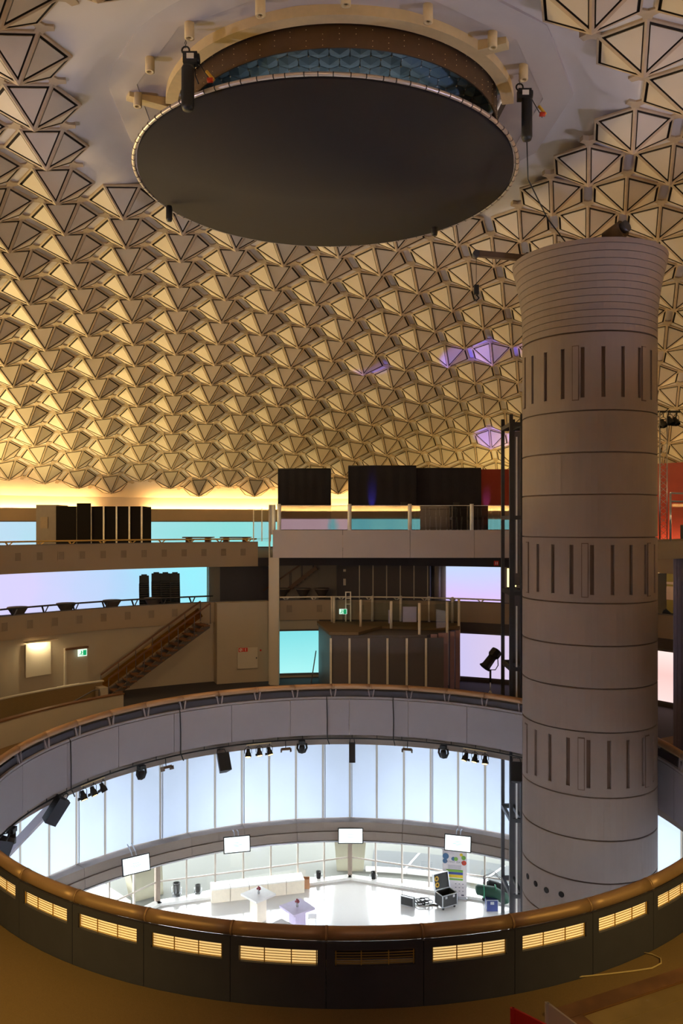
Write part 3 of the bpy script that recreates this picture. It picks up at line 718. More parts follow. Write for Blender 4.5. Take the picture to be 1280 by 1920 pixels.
def speaker(x, label, yaw, tilt, hgt=.72, wdt=.42, drop=.75, dep=.42):
    a = on_pipe(x); c = P(10.0, a, 7.88-drop)
    t = thing('loudspeaker', label, 'speaker', c)
    R = Matrix.Rotation(math.radians(yaw), 3, 'Z') @ Matrix.Rotation(math.radians(tilt), 3, 'X')
    w2, d2, h2 = wdt/2, dep/2, hgt/2
    pts = [(-w2, -d2, -h2), (w2, -d2, -h2), (w2*.6, d2, -h2), (-w2*.6, d2, -h2), (-w2, -d2, h2), (w2, -d2, h2), (w2*.6, d2, h2), (-w2*.6, d2, h2)]
    b = MB(); b.hexa([R @ Vector(p)+c for p in pts]); b.build('cabinet', M_blackcase, t)
    g = MB(); g.hexa([R @ Vector((p[0]*.9, -d2-.012+(.01 if k in (2, 3, 6, 7) else 0), p[2]*.93))+c for k, p in enumerate(pts)]); g.build('grille', M_black, t)
    y = MB(); y.tube([R @ Vector((-w2*.8, 0, h2))+c, R @ Vector((-w2*.6, 0, h2+.18))+c, R @ Vector((w2*.6, 0, h2+.18))+c, R @ Vector((w2*.8, 0, h2))+c], .018, 6)
    y.cyl(R @ Vector((0, 0, h2+.18))+c, P(10.0, a, 7.9), .016, 6); y.build('bracket', M_black, t)
speaker(660, 'slim black loudspeaker hanging at the middle of the pipe', 0, -18, .82, .26, .58, .3)
speaker(418, 'black loudspeaker tilted on the pipe left of the first par cans', 28, -30, .72, .5, .62)
speaker(106, 'large black loudspeaker on the brace beam at the left', -60, -34, .86, .56, .45)
speaker(4, 'black loudspeaker at the picture edge below the left fascia', -70, -20, .8, .5, .5)
speaker(968, 'black loudspeaker half behind the lift frame', -12, -28, .74, .42, .6)
def flood(x, label):
    a = on_pipe(x); c = P(9.95, a, 7.55); t = thing('floodlight', label, 'floodlight', c)
    M_ = Matrix.Rotation(-math.radians(a), 3, 'Z') @ Matrix.Rotation(math.radians(-20), 3, 'X')
    MB().box(c, (.36, .28, .1), M=M_).build('housing', M_brownband, t)
    MB().box(c+M_ @ Vector((0, -.03, -.056)), (.3, .2, .012), M=M_).build('front_glass', M_alu, t)
    for s_ in (-1, 1): MB().box(c+M_ @ Vector((s_*.2, -.06, -.06)), (.02, .3, .14), M=M_).build('barn_door', M_brownband, t)
    MB().cyl(c, P(10.0, a, 7.92), .016, 6).build('hanger', M_black, t)
flood(310, 'flat grey floodlight on the pipe left of the tilted speaker'); flood(535, 'flat grey floodlight right of the first par can trio'); flood(764, 'flat grey floodlight right of the middle speaker')

# ------------------------------------------------------------------ televisions on the ring beam
def tv(x, y, yaw, label, drop):
    d = 37.0-.012*abs(x-650)*.9; c = px(x, y, d)
    t = thing('television', label, 'television', c); R = Matrix.Rotation(math.radians(yaw), 3, 'Z') @ Matrix.Rotation(math.radians(-14), 3, 'X')
    MB().box(c, (1.18, .07, .70), M=R).build('bezel', M_black, t)
    s = MB(); s.box(c+R @ Vector((0, -.037, 0)), (1.1, .012, .62), M=R); s = s.build('screen', M_tv, t)
    k = MB()
    for zz, ww in ((.06, .34), (-.02, .46), (-.07, .3)): k.box(c+R @ Vector((0, -.045, zz)), (ww, .004, .025), M=R)
    k.build('screen_text', M_tvink, s)
    a = MB()
    for s_ in (-.09, .09): a.tube([c+R @ Vector((s_, .04, .2)), c+R @ Vector((s_, .25, .5)), c+R @ Vector((s_, .7, drop))], .025, 6)
    a.build('wall_arm', M_alu, t)
tv(255, 1621, 33, 'tilted television hanging at the left of the ring beam', .75); tv(444, 1583, 14, 'television on the ring beam left of the middle one', .5)
tv(657, 1567, 0, 'television on the ring beam over the corner post', .5); tv(858, 1581, -15, 'television on the ring beam above the printed banner', .5)

# ------------------------------------------------------------------ ground floor objects
def gp(x, y, h=0): d = (EYE-h)*1480/(y-980); return Vector(((x-640)/1480*d, d, h))
def G(x, y): return gp(x, y)
def pillar_table(loc, rz, label, mt, top=1.06, legw=.5, h=1.15, mt2=None):
    t = thing('bar_table', label, 'table', loc, rz, None, True)
    b = MB(); b.box((0, 0, h-.04), (top, top, .08)); b.build('tabletop', mt, t)
    b = MB(); b.box((0, 0, (h-.08)/2), (legw, legw, h-.08)); b.build('pedestal', mt2 or mt, t); return t
p1 = G(484, 1726); pillar_table(p1, math.radians(45), 'white square bar table with block pedestal on the ground floor', M_white, mt2=M_cream2)
p2 = G(557, 1752); pillar_table(p2, math.radians(38), 'lilac square bar table nearest the copper rail', M_lilac)
p3 = G(525, 1795); pillar_table(p3, math.radians(45), 'white bar table almost hidden below the copper rail', M_white)
def vase(base, label):
    t = thing('flower_vase', label, 'vase', base)
    MB().lathe([(0, 0), (.05, 0), (.06, .06), (.035, .12), (.05, .16)], base, 12).build('vase', M_alu, t)
    f = MB()
    for k in range(7): a = k*.9; f.ball((base[0]+.06*math.cos(a), base[1]+.06*math.sin(a), base[2]+.2+.03*(k % 3)), .045, 6)
    f.build('flowers', M_plant, t)
vase(p1+Vector((.02, 0, 1.15)), 'small metal vase with flowers on the white bar table'); vase(p2+Vector((0, 0, 1.15)), 'small metal vase with red flowers on the lilac bar table')
st_ = thing('bar_stool', 'slim white stool beside the lilac bar table', 'stool', p2+Vector((.62, .1, 0)))
c = p2+Vector((.62, .1, 0)); b = MB(); b.box(c+Vector((0, 0, .7)), (.36, .36, .04)); b.build('seat', M_white, st_)
for sx in (-1, 1):
    for sy in (-1, 1): MB().cyl(c+Vector((sx*.13, sy*.13, .69)), c+Vector((sx*.18, sy*.18, 0)), .013, 6).build('leg', M_alu, st_)
# row of five white benches
q0, q1 = G(396, 1694), G(571, 1674); dv = (q1-q0)/5; nrm = Vector((-dv.y, dv.x, 0)).normalized()*.75; ang = math.atan2(dv.y, dv.x)
lab = ['leftmost of five white counter units', 'second from left of five white counter units', 'middle one of five white counter units, behind the bar table', 'fourth from left of five white counter units', 'rightmost of five white counter units beside the cardboard box']
for k in range(5):
    a, b_ = q0+dv*(k+.012), q0+dv*(k+.988); t = thing('counter_unit', lab[k], 'counter', (a+b_)/2+nrm/2)
    hh = .62; b = MB(); U = Vector((0, 0, hh-.05)); b.hexa([a, b_, b_+nrm, a+nrm, a+U, b_+U, b_+nrm+U, a+nrm+U]); b.build('body', M_cream2, t)
    b = MB(); e = nrm.normalized()*.03; U2 = Vector((0, 0, .05)); b.hexa([a-e+U, b_-e+U, b_+nrm+U, a+nrm+U, a-e+U+U2, b_-e+U+U2, b_+nrm+U+U2, a+nrm+U+U2]); b.build('worktop', M_white, t)
c = G(574, 1664)
t = thing('cardboard_box', 'open brown cardboard box at the end of the white counter', 'box', c)
b = MB()
for s_ in (-1, 1): b.box(c+Vector((s_*.15, 0, .22)), (.012, .3, .44)); b.box(c+Vector((0, s_*.15, .22)), (.3, .012, .44))
b.box(c+Vector((0, 0, .01)), (.3, .3, .02)); b.build('body', M_card, t)
def floor_light(x, y, label, s=1.0):
    c = G(x, y); t = thing('floor_light', label, 'spotlight', c)
    b = MB(); b.box(c+Vector((0, 0, .05*s)), (.24*s, .2*s, .1*s)); b.build('base', M_black, t)
    b = MB(); b.lathe([(0, .12), (.10, .12), (.12, .42), (.13, .44), (.09, .40), (0, .38)], (c.x, c.y, c.z), 12); b.v = [tuple(c+(Vector(v)-c)*s) for v in b.v]; b.build('head', M_black, t)
    b = MB(); b.tube([c+Vector((-.15*s, 0, .08*s)), c+Vector((-.16*s, 0, .3*s))], .02, 6); b.tube([c+Vector((.15*s, 0, .08*s)), c+Vector((.16*s, 0, .3*s))], .02, 6); b.build('yoke', M_alu, t)
floor_light(331, 1680, 'larger black floor spotlight at the left corner post', 1.35); floor_light(371, 1677, 'black floor spotlight left of the white counter'); floor_light(597, 1651, 'black floor spotlight left of the middle corner post')
floor_light(700, 1652, 'black floor spotlight right of the middle corner post'); floor_light(823, 1668, 'black floor spotlight left of the printed banner')
tag(MB().tube([G(331, 1682)+Vector((0, -.1, .015)), G(345, 1686)+Vector((0, 0, .015)), G(356, 1680)+Vector((0, 0, .015)), G(371, 1679)+Vector((0, 0, .015))], .02, 5).build('cable', M_black), 'black cable on the floor between two floor spotlights', 'cable')
# banner
c = G(852, 1684); ang = math.radians(-10); t = thing('roll_up_banner', 'tall printed roll-up banner standing by the glazing', 'banner', c, ang, None, True)
MB().box((0, 0, .04), (1.14, .2, .08)).build('foot', M_alu, t); MB().box((0, 0, 1.12), (1.08, .012, 2.08)).build('sheet', M_bpaper, t)
MB().box((0, 0, 2.17), (1.12, .03, .03)).build('top_bar', M_alu, t)
b = MB()
def disc(x, z, r, m_, y=-.009): b.add([(x+r*math.cos(2*PI*k/16), y, z+r*math.sin(2*PI*k/16)) for k in range(16)], [tuple(range(16))], m_)
disc(-.40, 1.88, .14, 0); disc(-.43, 1.66, .11, 0); disc(.42, 1.62, .11, 3); disc(.40, 1.85, .10, 1); disc(.30, 1.98, .07, 2)
disc(-.06, 1.78, .09, 0, -.0095); disc(.06, 1.78, .09, 1, -.010)
b.build('printed_pictures', [M_sea, M_greenl, M_yell, M_orange], t)
b = MB()
for z, h_, m_ in ((1.24, .11, 0), (1.13, .10, 1), (1.00, .13, 2), (.86, .08, 0)): b.box((0, -.009, z), (.74, .003, h_), 0, m_)
b.build('printed_stripes', [M_greenl, M_bluel, M_yell], t)
b = MB()
for k in range(5): b.box((0, -.009, 1.48-.045*k), (.62-.05*(k % 2), .003, .014))
for q in range(3):
    for k in range(3): b.box((.05+.16*q, -.009, .66-.16*k), (.06, .003, .03))
b.box((.36, -.009, .16), (.12, .003, .07)); b.build('printed_lines', M_ink, t)
fc = bpy.data.curves.new('banner_title', 'FONT'); fc.body = 'PATENT DAY 2'; fc.size = .115; fc.align_x = 'CENTER'; fc.extrude = .001; fc.space_character = 1.15
fo = bpy.data.objects.new('banner_title', fc); COL.objects.link(fo); fo.parent = t; fo.location = (0, -.011, 1.60); fo.rotation_euler = (PI/2, 0, 0); fc.materials.append(M_ink)
bpy.context.view_layer.update(); fm = bpy.data.meshes.new_from_object(fo.evaluated_get(bpy.context.evaluated_depsgraph_get())); bpy.data.objects.remove(fo)
fo = bpy.data.objects.new('banner_title', fm); COL.objects.link(fo); fo.parent = t; fo.location = (0, -.011, 1.60); fo.rotation_euler = (PI/2, 0, 0); fo['kind'] = 'stuff'
# flight case with open lid
c = G(836, 1700); t = thing('flight_case', 'black flight case on castors with open lid', 'flight case', c, math.radians(28), None, True)
b = MB()
for s_ in (-1, 1): b.box((s_*.38, 0, .41), (.02, .56, .5)); b.box((0, s_*.28, .41), (.78, .02, .5))
b.box((0, 0, .17), (.78, .58, .03)); bd = b.build('body', M_case, t)
e = MB()
for sx in (-1, 1):
    for sy in (-1, 1): e.box((sx*.385, sy*.285, .41), (.035, .035, .52))
for z in (.155, .655):
    for s_ in (-1, 1): e.box((s_*.385, 0, z), (.035, .6, .03)); e.box((0, s_*.285, z), (.8, .035, .03))
e.build('edge_profile', M_alu, bd)
lr = Matrix.Rotation(math.radians(-12), 3, 'X')
b = MB(); b.box(Vector((0, .34, .66))+lr @ Vector((0, 0, .34)), (.78, .06, .66), M=lr); ld = b.build('lid', M_case, t)
e = MB()
for s_ in (-1, 1): e.box(Vector((0, .34, .66))+lr @ Vector((s_*.39, -.02, .34)), (.03, .12, .68), M=lr)
e.box(Vector((0, .34, .66))+lr @ Vector((0, -.02, .68)), (.8, .12, .03), M=lr); e.build('lid_profile', M_alu, ld)
for z in (.16, .42): 
    e = MB(); ctr = Vector((0, .34, .66))+lr @ Vector((-.24, -.05, z+.05)); e.tube([ctr+lr @ Vector((.08*math.cos(2*PI*k/12), 0, .08*math.sin(2*PI*k/12))) for k in range(12)], .035, 6, True); e.build('tape_roll', M_tape, ld)
for k, (sx, sy) in enumerate(((-1, -1), (1, -1), (1, 1), (-1, 1))):
    b = MB(); b.cyl((sx*.3-.02, sy*.2, .065), (sx*.3+.02, sy*.2, .065), .065, 10); b.box((sx*.3, sy*.2, .13), (.08, .08, .06)); b.build('castor', M_black, t)
for s_ in (-.2, .2): MB().box((s_, -.3, .56), (.1, .02, .1)).build('latch', M_alu, t)
MB().box((.4, 0, .42), (.02, .16, .12)).build('handle', M_alu, t)
c = G(764, 1698); t = thing('equipment_case', 'flat black case with aluminium edges standing on the floor', 'case', c, math.radians(-28), None, True)
MB().box((0, 0, .21), (.6, .14, .4)).build('body', M_case, t); e = MB()
for z in (.015, .405):
    for s_ in (-1, 1): e.box((0, s_*.07, z), (.62, .025, .03))
for s_ in (-1, 1):
    for q in (-1, 1): e.box((s_*.3, q*.07, .21), (.03, .025, .42))
e.build('edge_profile', M_alu, t)
c = G(795, 1696); b = MB(); random.seed(3)
for k in range(7):
    o_ = Vector((random.uniform(-.25, .25), random.uniform(-.2, .2), .03+.025*k)); r_ = random.uniform(.14, .26)
    b.tube([c+o_+Vector((r_*math.cos(2*PI*q/14), r_*.8*math.sin(2*PI*q/14), .02*math.sin(q*1.3))) for q in range(14)], .022, 5, True)
b.tube([c+Vector((.2, -.1, .03)), c+Vector((.4, -.05, .03)), c+Vector((.55, -.12, .03))], .03, 5)
tag(b.build('cable_heap', M_black), 'tangled heap of black cables left of the flight case', 'cables')
# bags, trolley, box at the lift
c = G(925, 1702)
t = thing('kit_bag', 'dark green kit bag lying across the blue box', 'bag', c+Vector((0, 0, .55)))
MB().tube([c+Vector((-.75, .2, .72)), c+Vector((-.68, .2, .72)), c+Vector((0, .05, .66)), c+Vector((.55, -.1, .42)), c+Vector((.66, -.12, .36))], [.14, .22, .25, .24, .12], 12).build('body', M_bagg, t)
for f_ in (-.42, .1): MB().tube([c+Vector((f_+.02*math.cos(2*PI*k/12), .12+.27*math.cos(2*PI*k/12), .67-.1*max(f_, 0)+.27*math.sin(2*PI*k/12))) for k in range(12)], .025, 5, True).build('strap', mat('strap_green', (20, 130, 90), .6), t)
t = thing('kit_bag', 'black kit bag lying behind the green one', 'bag', c+Vector((.35, .4, .5)))
MB().tube([c+Vector((-.2, .55, .8)), c+Vector((-.1, .55, .8)), c+Vector((.5, .4, .62)), c+Vector((.95, .3, .4)), c+Vector((1.0, .3, .36))], [.1, .2, .23, .2, .1], 12).build('body', M_bagk, t)
t = thing('tool_box', 'upright blue box with pale edges under the bags', 'box', c+Vector((-.12, -.15, 0)))
MB().box(c+Vector((-.12, -.15, .24)), (.5, .36, .48)).build('body', M_blue, t); e = MB()
for s_ in (-1, 1): e.box(c+Vector((-.12+s_*.25, -.33, .24)), (.03, .02, .5))
e.box(c+Vector((-.12, -.33, .485)), (.52, .03, .03)); e.build('edge_profile', M_alu, t); MB().box(c+Vector((-.12, -.335, .36)), (.16, .02, .12)).build('handle', M_alu, t)
t = thing('hand_truck', 'folded black hand truck leaning behind the bags', 'trolley', c+Vector((.5, .7, 0)))
for s_ in (0, .28): MB().tube([c+Vector((-.3, .6+s_, .1)), c+Vector((-.28, .6+s_, 1.0)), c+Vector((.2, .6+s_, 1.2)), c+Vector((1.1, .55+s_, .35))], .018, 6).build('side_rail', M_black, t)
b = MB()
for k in range(5): f_ = k/5; b.cyl(c+Vector((.2+.9*f_, .6, 1.2-.85*f_)), c+Vector((.2+.9*f_, .88, 1.2-.85*f_)), .012, 5)
b.build('rungs', M_black, t)
for s_ in (0, .28): MB().cyl(c+Vector((-.3, .58+s_, .1)), c+Vector((-.3, .62+s_, .1)), .1, 12).build('wheel', M_black, t)
t = thing('white_ramp', 'long white slanted bench at the left glazing', 'bench', G(190, 1700))
a, b_ = G(158, 1672), G(226, 1712); b = MB(); n = Vector((.35, .35, 0))
b.hexa([a, b_, b_+n, a+n, a+Vector((0, 0, .5)), b_+Vector((0, 0, .38)), b_+n+Vector((0, 0, .38)), a+n+Vector((0, 0, .5))]); b.build('body', M_cream2, t)

# ------------------------------------------------------------------ first gallery: back wall, screens, door, poster, staircase
w1 = struct('wall_back')
MB().arcbox(18.2, 18.4, Z1, 11.93, -135, -4, 80, 0).build('wall_section', M_beige, w1)
MB().arcbox(18.2, 18.4, Z1, 11.93, -4, 135, 80, 0).build('wall_section', M_dark2, w1)
SC1 = mat_screen('cyan_screen', 2, 9.0, 11.5, [(0, (176, 250, 248)), (1, (128, 226, 232))], 1.0)
SC2 = mat_screen('lavender_screen', 0, 5.5, 9.5, [(0, (206, 200, 244)), (1, (228, 206, 232))], 1.0)
SC3 = mat_screen('pink_screen', 2, 9.0, 11.5, [(0, (255, 226, 222)), (.5, (252, 206, 200)), (1, (255, 236, 230))], 1.05)
for nm, a, c, m_, lb in (('light_screen', -10.6, -2.0, SC1, 'cyan backlit wall screen between the column and the dark kiosk'), ('light_screen', 13.5, 30, SC2, 'lavender backlit wall screen behind the theatre spotlight'), ('light_screen', 45, 66, SC3, 'pale pink backlit wall screen right of the tower')):
    t = thing(nm, lb, 'screen', P(18.15, (a+c)/2, 9.1))
    MB().arcbox(18.12, 18.18, 9.15, 11.34, a, c, 12).build('lit_sheet', m_, t)
    MB().arcbox(18.10, 18.19, 9.06, 9.15, a-.2, c+.2, 12).build('lower_frame', M_dark, t); MB().arcbox(18.10, 18.19, 11.34, 11.42, a-.2, c+.2, 12).build('upper_frame', M_dark, t)
blk = struct('wall_pier')
MB().arcbox(17.45, 18.2, Z1, 12.96, -21.3, -12.6, 8).build('pier_wall', M_beige, blk)
c = P(17.42, -16.2, 10.15); t = thing('hose_cabinet', 'pale fire hose cabinet with red sign on the beige pier', 'cabinet', c, math.radians(16.2), None, True)
MB().box((0, -.03, 0), (1.0, .06, 1.05)).build('door', M_beigel, t); MB().box((0, -.01, 0), (1.06, .06, 1.11)).build('frame', M_beige, t)
b = MB(); b.box((-.36, -.066, .42), (.22, .012, .2)); b.box((-.12, -.066, .42), (.22, .012, .2)); b = b.build('sign', M_signred, t)
k = MB(); k.tube([(-.36+.06*math.cos(2*PI*q/10), -.075, .42+.06*math.sin(2*PI*q/10)) for q in range(10)], .014, 5, True); k.bar((-.42, -.075, .36), (-.30, -.075, .48), .012, .02); k.build('sign_symbol', M_signw, b); k = MB(); k.hexa([(-.135, -.078, .35), (-.105, -.078, .35), (-.105, -.072, .35), (-.135, -.072, .35), (-.14, -.078, .49), (-.10, -.078, .49), (-.10, -.072, .49), (-.14, -.072, .49)]); k.build('sign_symbol', M_signw, b)
MB().box((.44, -.066, -.02), (.05, .02, .08)).build('handle', M_steel, t)
c = P(17.42, -14.0, 10.5); tag(MB().ball(c, .05, 8).build('call_point', M_signred), 'small red call point right of the hose cabinet', 'button')
# poster with picture lamp
c = P(18.16, -48.8, 10.9); t = thing('wall_picture', 'blank pale framed picture lit by a lamp on the left wall', 'picture', c, math.radians(48.8), None, True)
MB().box((0, -.05, 0), (1.18, .06, 1.46)).build('board', M_beigel, t)
b = MB(); b.bar((-.72, -.3, .86), (.72, -.3, .86), .36, .05); lp = b.build('lamp_shade', M_beigel, t)
MB().bar((-.4, -.22, .82), (.4, -.22, .82), .05, .03).build('lamp_tube', M_lampw, t)
lamp('picture_lamp', 'AREA', c+Vector((.17, -.2, .80)), c+Vector((.02, .05, -.9)), 28, (1, .86, .5), .8, .12)
a = -42.9; t = struct('door_1')
MB().arcbox(18.14, 18.2, Z1, 11.15, a-1.7, a+1.7, 4).build('door_leaf', M_beige, t); MB().arcbox(18.10, 18.2, Z1, 11.25, a-1.95, a-1.7, 1).build('door_frame', M_beigel, t)
MB().arcbox(18.02, 18.2, 11.15, 11.24, a-1.9, a+1.6, 3).build('door_head', M_woodr, t)
c = P(18.0, -42.3, 10.97); t = thing('exit_sign', 'green lit emergency exit sign above the left door', 'exit sign', c, math.radians(42.3), None, True)
def exit_parts(t, w_=.42, h_=.32):
    MB().box((0, 0, 0), (w_, .06, h_)).build('box', M_exitw, t)
    b = MB(); b.box((.1*w_/.42, -.035, 0), (.16, .012, .24)); b.build('door_symbol', M_green, t)
    b = MB(); b.ball((-.06, -.036, .08), .03, 8); b.bar((-.05, -.036, .05), (-.07, -.036, -.03), .012, .045); b.bar((-.07, -.036, -.02), (-.02, -.036, -.12), .012, .028); b.bar((-.07, -.036, -.02), (-.15, -.036, -.09), .012, .028); b.bar((-.05, -.036, .04), (.01, -.036, .0), .012, .02); b.build('runner_symbol', M_green, t)
exit_parts(t)
# staircase up to the second gallery
A_ = Vector((-10.9, 36.35, Z1)); B_ = Vector((-6.75, 39.15, Z2)); run = B_-A_; hd = Vector((run.x, run.y, 0)).normalized(); sd = Vector((hd.y, -hd.x, 0))
t = thing('staircase', 'open tread staircase with handrails climbing along the left wall', 'staircase', A_)
NT = 15
for k in range(NT):
    c = A_+run*((k+.5)/NT); MB().bar(c-sd*.55, c+sd*.55, .34, .07).build('tread', M_woodr, t)
for s_ in (-.4, .4): MB().bar(A_+sd*s_+Vector((0, 0, .02)), B_+sd*s_+Vector((0, 0, -.12)), .08, .22).build('stringer', M_dark2, t)
for s_, nm in ((.58, 0), (-.58, 1)):
    U = Vector((0, 0, 1.0)); MB().bar(A_+sd*s_+U, B_+sd*s_+U, .06, .07).build('handrail', M_woodr, t)
    for k in range(7):
        c = A_+run*(k/6)+sd*s_; MB().cyl(c, c+U, .02, 6).build('baluster', M_dark, t)
b = MB(); p, q = A_-sd*.6+Vector((0, 0, .45)), B_-sd*.6+Vector((0, 0, .45)); b.bar(p, q, .01, .5); tag(b.build('infill_panel', mat_glass('amber_glass', (.8, .62, .25), .06), t), 'amber infill panel')
c = A_+hd*.2-sd*.5+Vector((0, 0, .0))
# curved low walls of the stair well at the left
lw = struct('wall_stairwell')
MB().arcbox(13.25, 13.40, Z1, 9.86, -125, -43.8, 40).build('low_wall', M_beige, lw); MB().arcbox(13.2, 13.45, 9.86, 9.91, -125, -43.7, 40).build('coping', M_woodr, lw)
MB().arcbox(16.1, 16.2, Z1, 9.90, -125, -42, 40).build('inner_wall', M_woodg, lw); MB().arcbox(16.06, 16.24, 9.90, 9.95, -125, -41.8, 40).build('coping', M_beigel, lw)
MB().arcbox(15.6, 16.2, Z1, 9.72, -43.2, -41.9, 2).build('end_pier', M_beige, lw)
tag(MB().tube([P(15.3, -52, 9.1), P(15.3, -45, 9.75), P(15.3, -44, 9.75), P(15.3, -44, 9.0)], .03, 6).build('handrail', M_dark), 'dark handrail sloping down into the left stairwell', 'handrail')
tag(MB().arcbox(16.26, 16.40, 9.86, 9.93, -49, -45.4, 4).build('ledge', M_white), 'short white ledge on the stairwell wall below the picture', 'ledge')

# ------------------------------------------------------------------ second gallery
def gallery(name, r, zlo, ztop, spans, vents, zv, label_rail, rail_dz, m_):
    g = struct(name)
    for a, c in spans: MB().arcbox(r, r+.16, zlo, ztop, a, c, max(8, int(abs(c-a)/.9))).build('parapet_section', m_, g)
    for a in vents:
        b = MB(); w_ = .16/r*57.3
        for q in (a-w_, a+w_): b.arcbox(r-.012, r, zv-.2, zv+.2, q-.06, q+.06, 1)
        for z in (zv-.2, zv+.2): b.arcbox(r-.012, r, z-.015, z+.015, a-w_, a+w_, 1)
        b.arcbox(r-.004, r, zv-.2, zv+.2, a-w_, a+w_, 1, 1); b.build('vent', [m_, M_vent], g)
    for a, c in spans: MB().arcbox(r-.02, r+.2, ztop, ztop+.025, a, c, max(8, int(abs(c-a)/.9))).build('coping', M_dark, g)
    return g
M_l2 = mat('gallery_paint', (158, 136, 112), .7, var=.06, scale=1)
gallery('wall_middle_gallery', 18.0, 11.93, 12.96, [(-130, -12), (-12, 130)], [-54+3.75*k for k in range(9)]+[-9, -4, 3], 12.52, '', .3, M_l2)
def round_rail(name, label, r, z, a0, a1, base, step, m_=M_steel):
    t = thing(name, label, 'handrail', P(r, (a0+a1)/2, base))
    n = int((a1-a0)/2)+2; MB().tube([P(r, a0+(a1-a0)*k/n, z) for k in range(n+1)], .04, 8).build('rail', m_, t)
    a = a0+1
    while a < a1:
        b = MB(); b.bar(P(r+.06, a+.35, base), P(r, a, z-.03), .06, .05); b.bar(P(r+.06, a-.35+.9, base), P(r, a+.9, z-.03), .06, .05); b.build('bracket', m_, t); a += step
round_rail('gallery_rail', 'dark tube rail on the left parapet of the middle gallery', 18.0, 13.28, -100, -21.6, 12.98, 4.6)
round_rail('gallery_rail', 'thin tube rail of the middle gallery behind the glass deck', 18.0, 13.12, -11, 26, 12.98, 4.6, M_strip)
w2 = struct('wall_left_gallery')
MB().arcbox(26.0, 26.2, Z2, 14.65, -135, -18.6, 60, 0).build('wall_section', M_beige, w2); MB().arcbox(26.0, 26.2, Z2, 14.65, -18.6, 135, 60, 0).build('wall_section', M_beige, w2)
SC4 = mat_screen('blue_screen', 0, -17, -9, [(0, (214, 208, 250)), (.5, (178, 214, 246)), (1, (150, 236, 248))], 1.05)
t = thing('light_screen', 'long pale blue backlit screen along the left middle gallery', 'screen', P(25.95, -50, Z2)); MB().arcbox(25.92, 25.98, Z2+.05, 14.63, -90, -18.6, 60).build('lit_sheet', SC4, t); MB().arcbox(25.90, 26.0, Z2, Z2+.05, -90, -18.6, 60).build('lower_frame', M_dark, t)
c = P(25.85, -18.3, Z2); tag(MB().cyl(c, c+Vector((0, 0, 2.58)), .06, 10).build('screen_post', M_white), 'white post at the right end of the blue screen', 'post')
MB().arcbox(25.9, 26.0, Z2, 14.3, -16.8, -9.2, 6).build('doorway_shade', M_dark, None, 'structure')  # dark sheet painting the shaded depth of an open doorway
SC5 = mat_screen('violet_screen', 2, 12.4, 14.4, [(0, (222, 196, 250)), (1, (196, 214, 250))], 1.05)
t = thing('light_screen', 'violet backlit screen on the middle gallery near the lift', 'screen', P(25.9, 17, Z2)); MB().arcbox(25.86, 25.95, Z2+.1, 14.32, 14.1, 21.4, 6).build('lit_sheet', SC5, t); MB().arcbox(25.84, 25.96, Z2, Z2+.1, 13.8, 21.6, 6).build('lower_frame', M_dark, t)
t = struct('wall_dark_room')
MB().arcbox(24.6, 25.9, Z2, 14.64, -.9, 12.2, 6).build('room_block', M_dark, t)
for k in range(6):
    a = 2.3+1.92*k; p = P(24.57, a, Z2); MB().bar(p, p+Vector((0, 0, 2.58)), .06, .06).build('post_strip', M_strip, t)
for z, h_ in ((14.1, .14), (13.4, .4)): MB().box(P(24.58, .2, z), (.16, .04, h_)).build('wall_plate', M_strip, t)
p = P(25.7, 12.9, Z2); tag(MB().cyl(p, p+Vector((0, 0, 2.6)), .22, 14).build('round_column', M_beigel), 'pale round column beside the dark room of the middle gallery', 'column')
# wall lamps near the lift
for k, (x, lb) in enumerate(((953, 'glowing yellow wall lamp left of the lift frame'), (966, 'glowing yellow wall lamp seen through the lift frame'))):
    d = 40.5 if k == 0 else 41.5; p = px(x, 1083, d); t = thing('wall_lamp', lb, 'lamp', p)
    MB().cyl(p-Vector((0, 0, .48)), p+Vector((0, 0, .48)), .075 if k == 0 else .04, 10).build('tube', mat('yellow_lamp', (255, 230, 150), .3, emit=(255, 232, 150), strength=2.2), t)
    for s_ in (-.5, .5): MB().cyl(p+Vector((0, 0, s_-.02)), p+Vector((0, 0, s_+.02)), .085 if k == 0 else .05, 10).build('end_cap', M_steel, t)
    MB().box(p+Vector((0, .12, 0)), (.1, .16, 1.0)).build('back_plate', M_dark, t)
def bar_table(loc, label, m_=M_coveroff):
    t = thing('cocktail_table', label, 'table', loc, 0, None, True)
    MB().lathe([(0, 1.14), (.44, 1.14), (.46, 1.17), (.44, 1.2), (0, 1.2)], n=24).build('tabletop', M_top, t)
    MB().lathe([(.43, 1.14), (.34, 1.0), (.2, .75), (.17, .55), (.24, .2), (.36, 0)], n=24).build('cover', m_, t); return t
proto_t = None
for x, d, lb in ((33, 33.2, 'leftmost covered cocktail table at the middle gallery rail'), (124, 35.9, 'covered cocktail table second from the left at the rail'), (210, 38.0, 'covered cocktail table third from the left at the rail'), (287, 39.9, 'covered cocktail table in front of the chair stacks')):
    kk = (x-640)/1480; A_ = 1+kk*kk; B_ = -2*(kk*CX+CY); d = (-B_+math.sqrt(B_*B_-4*A_*(CX*CX+CY*CY-18.75**2)))/(2*A_); loc = Vector((kk*d, d, Z2))
    if proto_t is None: proto_t = bar_table(loc, lb)
    else: dup(proto_t, loc, 0, lb)
for x, lb in ((529, 'dark cocktail table beside the beige column'), (568, 'dark cocktail table in front of the back stairs'), (603, 'dark cocktail table next to the dark room')):
    X = (x-640)/1480*45.2; dup(proto_t, Vector((X, 45.2, Z2)), 0, lb)
